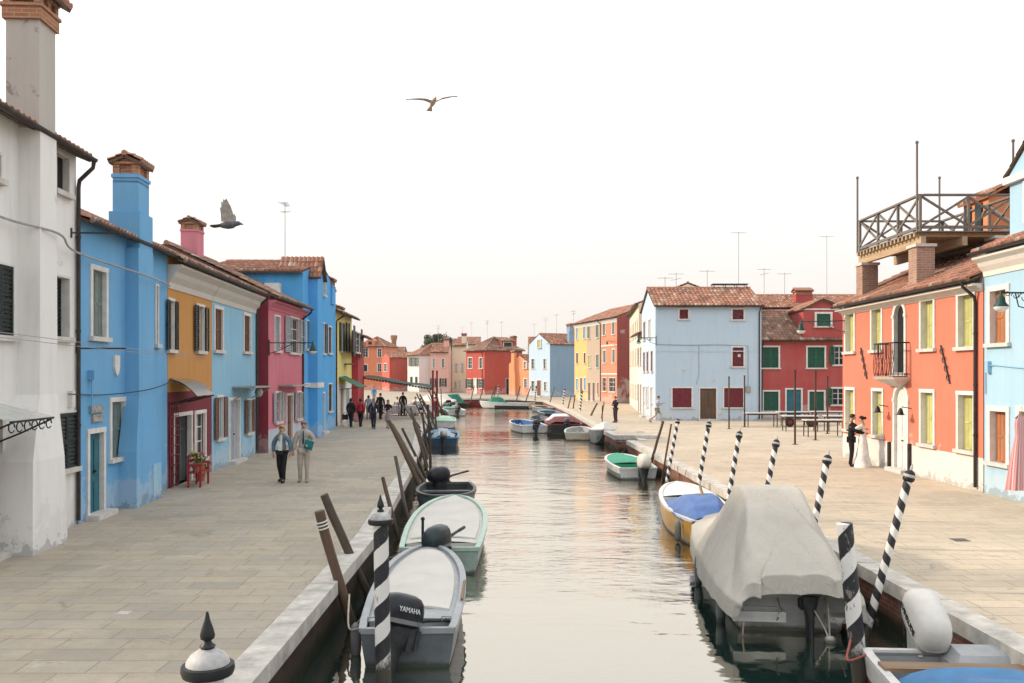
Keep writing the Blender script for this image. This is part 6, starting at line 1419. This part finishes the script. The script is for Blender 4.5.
wall_lamp('bracket lamp with a green bell shade hanging from the pale sky blue house',(RX-.02,20.9,5.05),P(1001,297,20.9))
wall_lamp('bracket lamp on the left corner of the ice blue house',fx(656,58.95)+(5.55,),P(638.5,353,58.8))
wall_lamp('bracket lamp at the left end of the coral orange house facade',(RX-.02,32.7,5.1),P(801,340.5,33.4))
wall_lamp('bracket lamp on the light blue gabled house on the far quay',fx(550,119.2)+(8.6,),P(545.5,362,118.5)) if False else None
wall_lamp('bracket lamp on the salmon three storey house',(10.9,93.2,6.6),P(607,360,92.5))
# ------------------------------------------------------------------ shaded restaurant on the left
awg=plain('awning_green',(.012,.05,.035),.75,.2,3)
aw=empty('restaurant_awning',(-10.4,62,0),0,'long dark green restaurant awning stretched from the houses to red posts','awning')
b=MB(); secs=[]
for i in range(9):
    u=i/8; x=4.9*u; z=2.98-.80*u+.05*math.sin(u*9); secs.append([Vector((x,-1.5,z)),Vector((x,0,z+.02)),Vector((x,2.0,z+.06)),Vector((x,2.0,z+.03)),Vector((x,0,z-.01)),Vector((x,-1.5,z-.03))])
b.loft(secs); 
for i in range(24): x=4.9*i/24; z=2.98-.80*i/24; b.add([(x,-1.505,z-.03),(x+.2,-1.505,z-.06),(x+.17,-1.505,z-.2),(x+.03,-1.505,z-.17),(x,-1.495,z-.03),(x+.2,-1.495,z-.06),(x+.17,-1.495,z-.2),(x+.03,-1.495,z-.17)],[(0,1,2,3),(7,6,5,4),(0,4,5,1),(1,5,6,2),(2,6,7,3),(3,7,4,0)])
b.build('canopy',awg,aw)
rp_=plain('post_red',(.20,.02,.025),.6,.2,6)
for x,y in ((4.95,-1.4),(4.95,1.9)): b=MB(); b.tube([(x,y,0),(x,y,3.25)],.07,8); b.ball((x,y,3.3),.09,8); b.build('post',rp_,aw,40)
sa=empty('shop_awning',(-10.2,53.0,0),0,'small green awning over the door of the lemon yellow house','awning')
b=MB(); b.add([(-.1,-1.2,3.0),(1.2,-1.2,2.35),(1.2,1.6,2.35),(-.1,1.6,3.0),(-.1,-1.2,2.97),(1.2,-1.2,2.32),(1.2,1.6,2.32),(-.1,1.6,2.97)],[(0,1,2,3),(7,6,5,4),(0,4,5,1),(1,5,6,2),(2,6,7,3),(3,7,4,0)]); b.build('canopy',plain('awning_mid_green',(.02,.14,.085),.75,.15,3),sa)
b=MB(); b.tube([(1.18,-1.1,2.33),(-.05,-1.1,2.2)],.02,5); b.tube([(1.18,1.5,2.33),(-.05,1.5,2.2)],.02,5); b.build('awning_arm',MAT['iron'],sa)
tc_=C('table_linen',(.62,.60,.60)); wd_=wood_mat('chair_wood',(.14,.08,.05))
tb=empty('restaurant_table',(0,0,0),0,'x','table','white clothed restaurant tables')
b=MB(); b.box(-.45,.45,-.45,.45,.72,.75); b.build('tabletop',wd_,tb)
for a,c in ((-1,-1),(1,-1),(1,1),(-1,1)): b=MB(); b.box(a*.4-.025,a*.4+.025,c*.4-.025,c*.4+.025,0,.72); b.build('leg',wd_,tb)
def tcloth(loc,label):
    n=24; secs=[]
    for z,r,wv in ((.757,.0,0),(.757,.48,0),(.74,.50,0),(.5,.52,.02),(.18,.54,.045)):
        q=[]
        for j in range(n):
            t=2*math.pi*j/n; c,s=math.cos(t),math.sin(t); m=max(abs(c),abs(s)); rr=r*(1+wv*math.sin(j*2.1)*2); q.append(Vector((c/m*rr,s/m*rr,z)))
        secs.append(q)
    b=MB(); b.loft(secs,cap=False); o=b.build('tablecloth',tc_); o.location=loc; tag(o,label,'tablecloth','white tablecloths'); return o
ch=empty('restaurant_chair',(0,0,0),0,'x','chair','restaurant chairs')
b=MB(); b.box(-.21,.21,-.21,.21,.43,.47); b.build('seat',wd_,ch); b=MB(); b.box(-.2,.2,.19,.22,.6,.9); b.build('backrest',wd_,ch)
for a,c in ((-1,-1),(1,-1)): b=MB(); b.box(a*.19-.02,a*.19+.02,c*.19-.02,c*.19+.02,0,.43); b.build('leg',wd_,ch)
for a in (-1,1): b=MB(); b.box(a*.19-.02,a*.19+.02,.18,.22,0,.92); b.build('leg',wd_,ch)
tl=[(-8.9,66.5),(-7.6,66.2),(-6.8,69.5),(-8.4,70.0),(-9.9,69.4)]
tn=['nearest the waiter on his left side','nearest the waiter on his right side','in the second row by the poles','mid second row','in the second row by the houses']
first=[tb,ch]; nc=0
for i,(x,y) in enumerate(tl):
    if i==0: tb.location=(x,y,0); tb['label']='restaurant table under a white cloth, '+tn[0]
    else: copy_tree(tb,(x,y,0),None,'restaurant table under a white cloth, '+tn[i])
    tcloth((x,y,0),'white tablecloth on the restaurant table '+tn[i])
    for s in (-1,1):
        lb='chair on the '+('house side' if s<0 else 'canal side')+' of the table '+tn[i]
        if nc==0: ch.location=(x+s*.72,y,0); ch.rotation_euler=(0,0,R(-90*s)); ch['label']=lb
        else: copy_tree(ch,(x+s*.72,y,0),(0,0,R(-90*s)),lb)
        nc+=1
sit=dict(pel=(0,0,.52),sp=(0,.02,.72),ch=(0,.02,.92),nk=(0,.01,1.09),hd=(0,-.01,1.21),ht=(0,0,1.30),sl=(.17,0,1.01),sr=(-.17,0,1.01),el=(.22,-.08,.78),er=(-.22,-.08,.78),wl=(.15,-.32,.80),wr=(-.15,-.32,.80),hl=(.09,0,.52),hr=(-.09,0,.52),kl=(.11,-.42,.52),kr=(-.11,-.42,.52),al=(.11,-.42,.09),ar=(-.11,-.42,.09))
for i,(x,y,s,m,lb) in enumerate(((-7.6,66.2,1,cBlueL,'diner in a light blue shirt seated at the table right of the waiter'),(-6.8,69.5,1,cRed,'diner in red seated by the canal poles'),(-8.4,70.0,-1,cWhite,'diner in white seated at the middle table'),(-9.9,69.4,-1,cGrey,'diner in grey seated furthest from the canal'),(-8.4,70.0,1,cOlive,'diner in olive seated at the middle table'))):
    person(lb,(x+s*.72,y,0),-90*s,1.7,sit,topmat=m,legmat=cNavy,shoe=shB,hair='short',hairmat=hDk,hem=.50,fingers=False)
# flower stand with the red bench by the wine red shop front
fb_=empty('red_bench',(-8.75,24.6,0),R(95),'small red bench with flowers before the wine red shop front','bench')
rd=plain('bench_red',(.32,.02,.03),.5,.15,6)
b=MB(); b.box(-.45,.45,-.18,.18,.38,.42); b.build('seat',rd,fb_)
b=MB(); 
for z in (.55,.68,.8): b.box(-.45,.45,.17,.2,z,z+.07)
b.build('backrest',rd,fb_)
for a in (-1,1):
    b=MB(); b.box(a*.42-.025,a*.42+.025,-.17,-.12,0,.62); b.build('leg',rd,fb_); b=MB(); b.box(a*.42-.025,a*.42+.025,.15,.2,0,.86); b.build('leg',rd,fb_); b=MB(); b.box(a*.42-.03,a*.42+.03,-.2,.2,.6,.64); b.build('armrest',rd,fb_)
leafm=plain('leaf_green',(.05,.11,.03),.6,.4,9); flo=plain('flower_yellow',(.62,.48,.10),.6,.2,9); flo2=plain('flower_pink',(.6,.12,.25),.6,.2,9); pot=plain('terracotta_pot',(.35,.14,.07),.85,.15,8)
def plant(loc,label,s=1.0,fm=flo):
    o=empty('potted_plant',loc,0,label,'plant'); b=MB(); b.lathe([(.08*s,0),(.11*s,.18*s),(.125*s,.18*s),(.125*s,.22*s),(.10*s,.22*s)],12); b.build('pot',pot,o,40)
    r=random.Random(int(loc[1]*91+loc[2]*7)); b=MB()
    for i in range(70):
        a=r.uniform(0,6.28); e=r.uniform(.02,.19)*s; c=Vector((e*math.cos(a),e*math.sin(a),(.24+r.uniform(0,.28))*s)); t=Vector((r.uniform(-1,1),r.uniform(-1,1),r.uniform(-.3,1)))*.05*s; u=t.cross(Vector((r.uniform(-1,1),r.uniform(-1,1),r.uniform(-1,1)))).normalized()*.022*s
        b.add([c-t,c+u,c+t,c-u],[(0,1,2,3)])
    nl=len(b.f)
    for i in range(16):
        a=r.uniform(0,6.28); e=r.uniform(.0,.17)*s; b.ball((e*math.cos(a),e*math.sin(a),(.38+r.uniform(0,.2))*s),.025*s,5)
    for q_ in range(nl,len(b.f)): b.mi[q_]=1
    b.build('leaves',[leafm,fm],o)
plant((-8.75,24.35,.42),'yellow flowers in a pot on the seat of the small red bench',1.0)
plant((-8.77,24.85,.42),'pink flowers in a pot on the seat of the small red bench',.9,flo2)
plant((-9.05,25.6,0),'larger potted flowers on the pavement beside the small red bench',1.2)
# ------------------------------------------------------------------ market on the right
mt=empty('market_table',(0,0,0),0,'x','table','folding market tables'); mtm=plain('market_top',(.55,.52,.48),.6,.1,4)
b=MB(); b.box(-.95,.95,-.4,.4,.80,.85); b.build('tabletop',mtm,mt)
for a,c in ((-1,-1),(1,-1),(1,1),(-1,1)): b=MB(); b.tube([(a*.85,c*.33,0),(a*.85,c*.33,.8)],.028,6); b.build('leg',MAT['copper'],mt)
b=MB(); b.box(-.85,.85,-.35,-.31,.72,.80); b.box(-.85,.85,.31,.35,.72,.80); b.build('apron',MAT['copper'],mt)
mk=[(761,427.0,'market table standing alone before the ice blue house'),(793,425.5,'market table with trolley wheels beneath it'),(800,431,'bare market table in the middle of the group, nearer the bride'),(828,425,'market table at the back against the raspberry house'),(823,436.5,'market table nearest the coral orange house'),(842,431,'market table half hidden behind the corner of the coral orange house')]
for i,(px,py,lb) in enumerate(mk):
    q=G(px,py)
    if i==0: mt.location=q; mt['label']=lb
    else: copy_tree(mt,q,(0,0,R((0,3,-2,4,0,2)[i])),lb)
hc=empty('handcart',G(795,426)+Vector((0,-.6,0)),0,'market handcart with black wheels under the tables','handcart')
b=MB(); b.box(-1.0,1.0,-.35,.35,.42,.5); b.build('platform',MAT['dwood'],hc)
for x in (-.62,.62):
    b=MB(); b.tube([(x,-.42,.27),(x,-.34,.27)],.27,18); wh=b.build('wheel',plain('rubber',(.02,.02,.02),.8,.1),hc,40); b=MB(); b.tube([(x,-.43,.27),(x,-.425,.27)],.13,14); b.build('hub',rp_,wh)
mp=wood_mat('market_post_rust',(.10,.045,.035)); 
for px,d,py,lb in ((729,50,377,'slim rusty market post before the brown double door'),(744.5,51.8,376,'slim rusty market post left of the lone market table'),(795,39,371,'tall slim market post nearest the bridge'),(815.5,41.5,371.5,'tall slim market post right of the nearest one'),(827.5,46,377,'slim market post between tables and the raspberry house')):
    t_=P(px,py,d); o=empty('market_post',(t_.x,d,0),0,lb,'post','slim posts for the market awnings'); b=MB(); b.box(-.035,.035,-.035,.035,0,t_.z); b.build('shaft',mp,o); b=MB(); b.box(-.1,.1,-.1,.1,.0,.02); b.build('base_plate',MAT['iron'],o); b=MB(); b.box(-.05,.05,-.05,.05,t_.z,t_.z+.03); b.build('cap',MAT['iron'],o)
# low railing at the right quay
rl_=empty('quay_railing',(6.0,58.5,0),R(84),'low dark railing on the right pavement by the stone landing','railing'); b=MB(); b.tube([(-.9,0,1.0),(.9,0,1.0)],.03,6); b.tube([(-.9,0,.55),(.9,0,.55)],.025,6); b.build('rail',MAT['iron'],rl_)
for x in (-.9,0,.9): b=MB(); b.tube([(x,0,0),(x,0,1.03)],.03,6); b.build('post',MAT['iron'],rl_)
# pink dress on its hanger at the right edge
t=NT('pink_stripe_cloth'); sp=t.n.new('ShaderNodeSeparateXYZ'); t.link(t.tc.outputs['Object'],sp.inputs[0])
f=t.math('FRACT',t.math('MULTIPLY',t.math('ARCTAN2',sp.outputs[0],sp.outputs[1]),2.6)); c=t.ramp(f,[(0.0,(.55,.20,.22)),(.3,(.66,.50,.46)),(.55,(.50,.16,.20)),(.8,(.62,.38,.36))],'CONSTANT'); t.color(c); t.set(Roughness=.9); DR=t.m
q=Vector((11.55,19.95,0)); dr=empty('hanging_dress',q,R(15),'pink striped dress hanging from a line before the pale sky blue house','dress')
b=MB(); n=32; secs=[]
for z,rx,ry in ((2.16,.10,.03),(2.10,.17,.06),(1.98,.185,.08),(1.80,.17,.08),(1.72,.165,.08),(1.4,.24,.12),(1.0,.31,.16),(.62,.36,.20),(.50,.375,.21)):
    a=max(0,(1.75-z))*.10; secs.append([Vector((rx*math.cos(t_)*(1+a*math.sin(7*t_)),ry*math.sin(t_)*(1+a*1.6*math.sin(7*t_+.6)),z)) for t_ in [2*math.pi*j/n for j in range(n)]])
b.loft(secs,cap=False); b.build('skirt',DR,dr,179)
b=MB(); b.tube([(-.17,0,2.12),(0,0,2.26),(.17,0,2.12)],.012,5); b.tube([(0,0,2.26),(.02,0,2.33),(-.01,0,2.38)],.006,5); b.build('hanger',gWood,dr)
# ------------------------------------------------------------------ cables and washing lines
def cable(label,pts,r=.012,mat='grey',name='overhead_cable'):
    return rope(name,pts,r,MAT[mat],label,'cable')
fx_=lambda y,o=.06:(LP(y)[0]+o,y)
cable('thick grey cable sagging across the white house and the sky blue house',[(*fx_(12,.1),5.95),(*fx_(15,.1),5.8),(*fx_(16.3,.5),5.72),(*fx_(18,.12),5.6),(*fx_(21.2,.5),5.45),(*fx_(23.8,.1),5.5)],.022)
cable('thin washing line along the white and sky blue houses below the upper windows',[(*fx_(11.5,.65),3.75),(*fx_(15,.66),3.68),(*fx_(18.4,.7),3.62),(*fx_(23,.72),3.58),(*fx_(25,.6),3.6)],.006)
cable('second washing line just above the first one on the white house',[(*fx_(11.5,.85),3.80),(*fx_(18.4,.85),3.68),(*fx_(25,.75),3.62)],.006)
cable('dark cable crossing the lower wall of the sky blue house',[(*fx_(17.6,.1),2.72),(*fx_(19.5,.07),2.66),(*fx_(21.1,.5),2.75),(*fx_(22.8,.5),2.95),(*fx_(23.8,.1),3.0)],.012,'wire')
cable('thin line sagging across the far brick red house flank',[(-2.8,132.4,7.4),(1.5,130,6.9),(5.0,119,7.3)],.03,'tin')
# washing-line poles
for y,z,l in ((17.95,6.0,'short iron rod sticking out under the eave of the white house'),(18.2,3.65,'short iron rod carrying the washing lines on the white house corner')):
    b=MB(); x,yy=fx_(y,0); b.tube([(0,0,0),(1.0,.05,0)],.018,6); b.tube([(.0,0,-.1),(.0,0,.1)],.03,6); o=b.build('line_rod',MAT['copper'],None,None,(x,yy,z)); tag(o,l,'iron rod','washing line rods')
# ------------------------------------------------------------------ tree behind the roofs
tr=empty('tree',(-16.6,196,0),0,'dark green leafy tree rising behind the shell pink house','tree'); tr.scale=(1.3,1.3,1.22); bark=wood_mat('bark',(.12,.09,.06))
r=random.Random(3); b=MB(); b.tube([(0,0,0),(.1,0,3),(.0,.1,6),(.2,0,8.5)],[.35,.28,.2,.1],8)
for i in range(9):
    a=i*.7; b.tube([(0,0,4.5+i*.35),(1.2*math.cos(a),1.2*math.sin(a),6.6+i*.3),(2.2*math.cos(a),2.2*math.sin(a),7.8+i*.3)],[.12,.07,.03],5)
b.build('trunk',bark,tr,50)
t=NT('tree_leaves'); oi=t.noise(t.map(),.8,3,.6); t.color(t.mix(t.ramp(oi,[(.35,0.0),(.65,1.0)]),(.025,.05,.018),(.08,.11,.04))); t.set(Roughness=.7); LV=t.m
b=MB(); vs=[];fs=[]; cl=[]
for _ in range(46):
    a_=r.uniform(0,6.28); q_=r.random()**.5*2.7; cl.append((Vector((q_*math.cos(a_),q_*math.sin(a_),7.6+r.uniform(-1.2,2.6)*(1-(q_/2.9)**2)+r.uniform(-.3,.3))),r.uniform(.45,.95)))
for c,rad in cl:
    for _ in range(170):
        d=Vector((r.gauss(0,1),r.gauss(0,1),r.gauss(0,1))).normalized()*rad*(r.random()**.4); p=c+d; t_=Vector((r.uniform(-1,1),r.uniform(-1,1),r.uniform(-1,1))).normalized()*.16; u=t_.cross(Vector((r.uniform(-1,1),r.uniform(-1,1),r.uniform(-1,1)))).normalized()*.09
        n=len(vs); vs+= [p-t_,p+u,p+t_,p-u]; fs.append((n,n+1,n+2,n+3))
b.add(vs,fs); b.build('crown',LV,tr)

# ------------------------------------------------------------------ small covers let into the paving
dc=plain('pale_cover_stone',(.50,.475,.43),.8,.15,8); dd_=plain('iron_cover',(.10,.095,.09),.6,.2,12)
for px,py,m,lb,sz in ((124,613,dc,'small pale stone cover nearest in the left paving',.08),(640,432,dd_,'dark iron cover on the sunlit pavement behind the green boat',.2),(960,540,dd_,'dark iron drain cover in the sunlit paving before the coral house',.14)):
    q=G(px,py); b=MB(); b.box(-sz,sz,-sz,sz,-.02,.006); b.box(-sz*.8,sz*.8,-sz*.8,sz*.8,.006,.009); o=b.build('drain_cover',m,None,None,q); tag(o,lb,'drain cover')
# ------------------------------------------------------------------ evening haze over the lagoon town
hz=bpy.data.materials.new('haze'); hz.use_nodes=True; hn=hz.node_tree.nodes; hl=hz.node_tree.links
for q_ in list(hn):
    if q_.type=='BSDF_PRINCIPLED': hn.remove(q_)
pv=hn.new('ShaderNodeVolumePrincipled'); pv.inputs['Color'].default_value=(1,.97,.94,1); pv.inputs['Density'].default_value=.00015; pv.inputs['Anisotropy'].default_value=.2
hl.new(pv.outputs[0],[q_ for q_ in hn if q_.type=='OUTPUT_MATERIAL'][0].inputs['Volume'])
b=MB(); b.box(-800,800,-80,1000,-3.3,16); tag(b.build('haze',hz),kind='stuff')
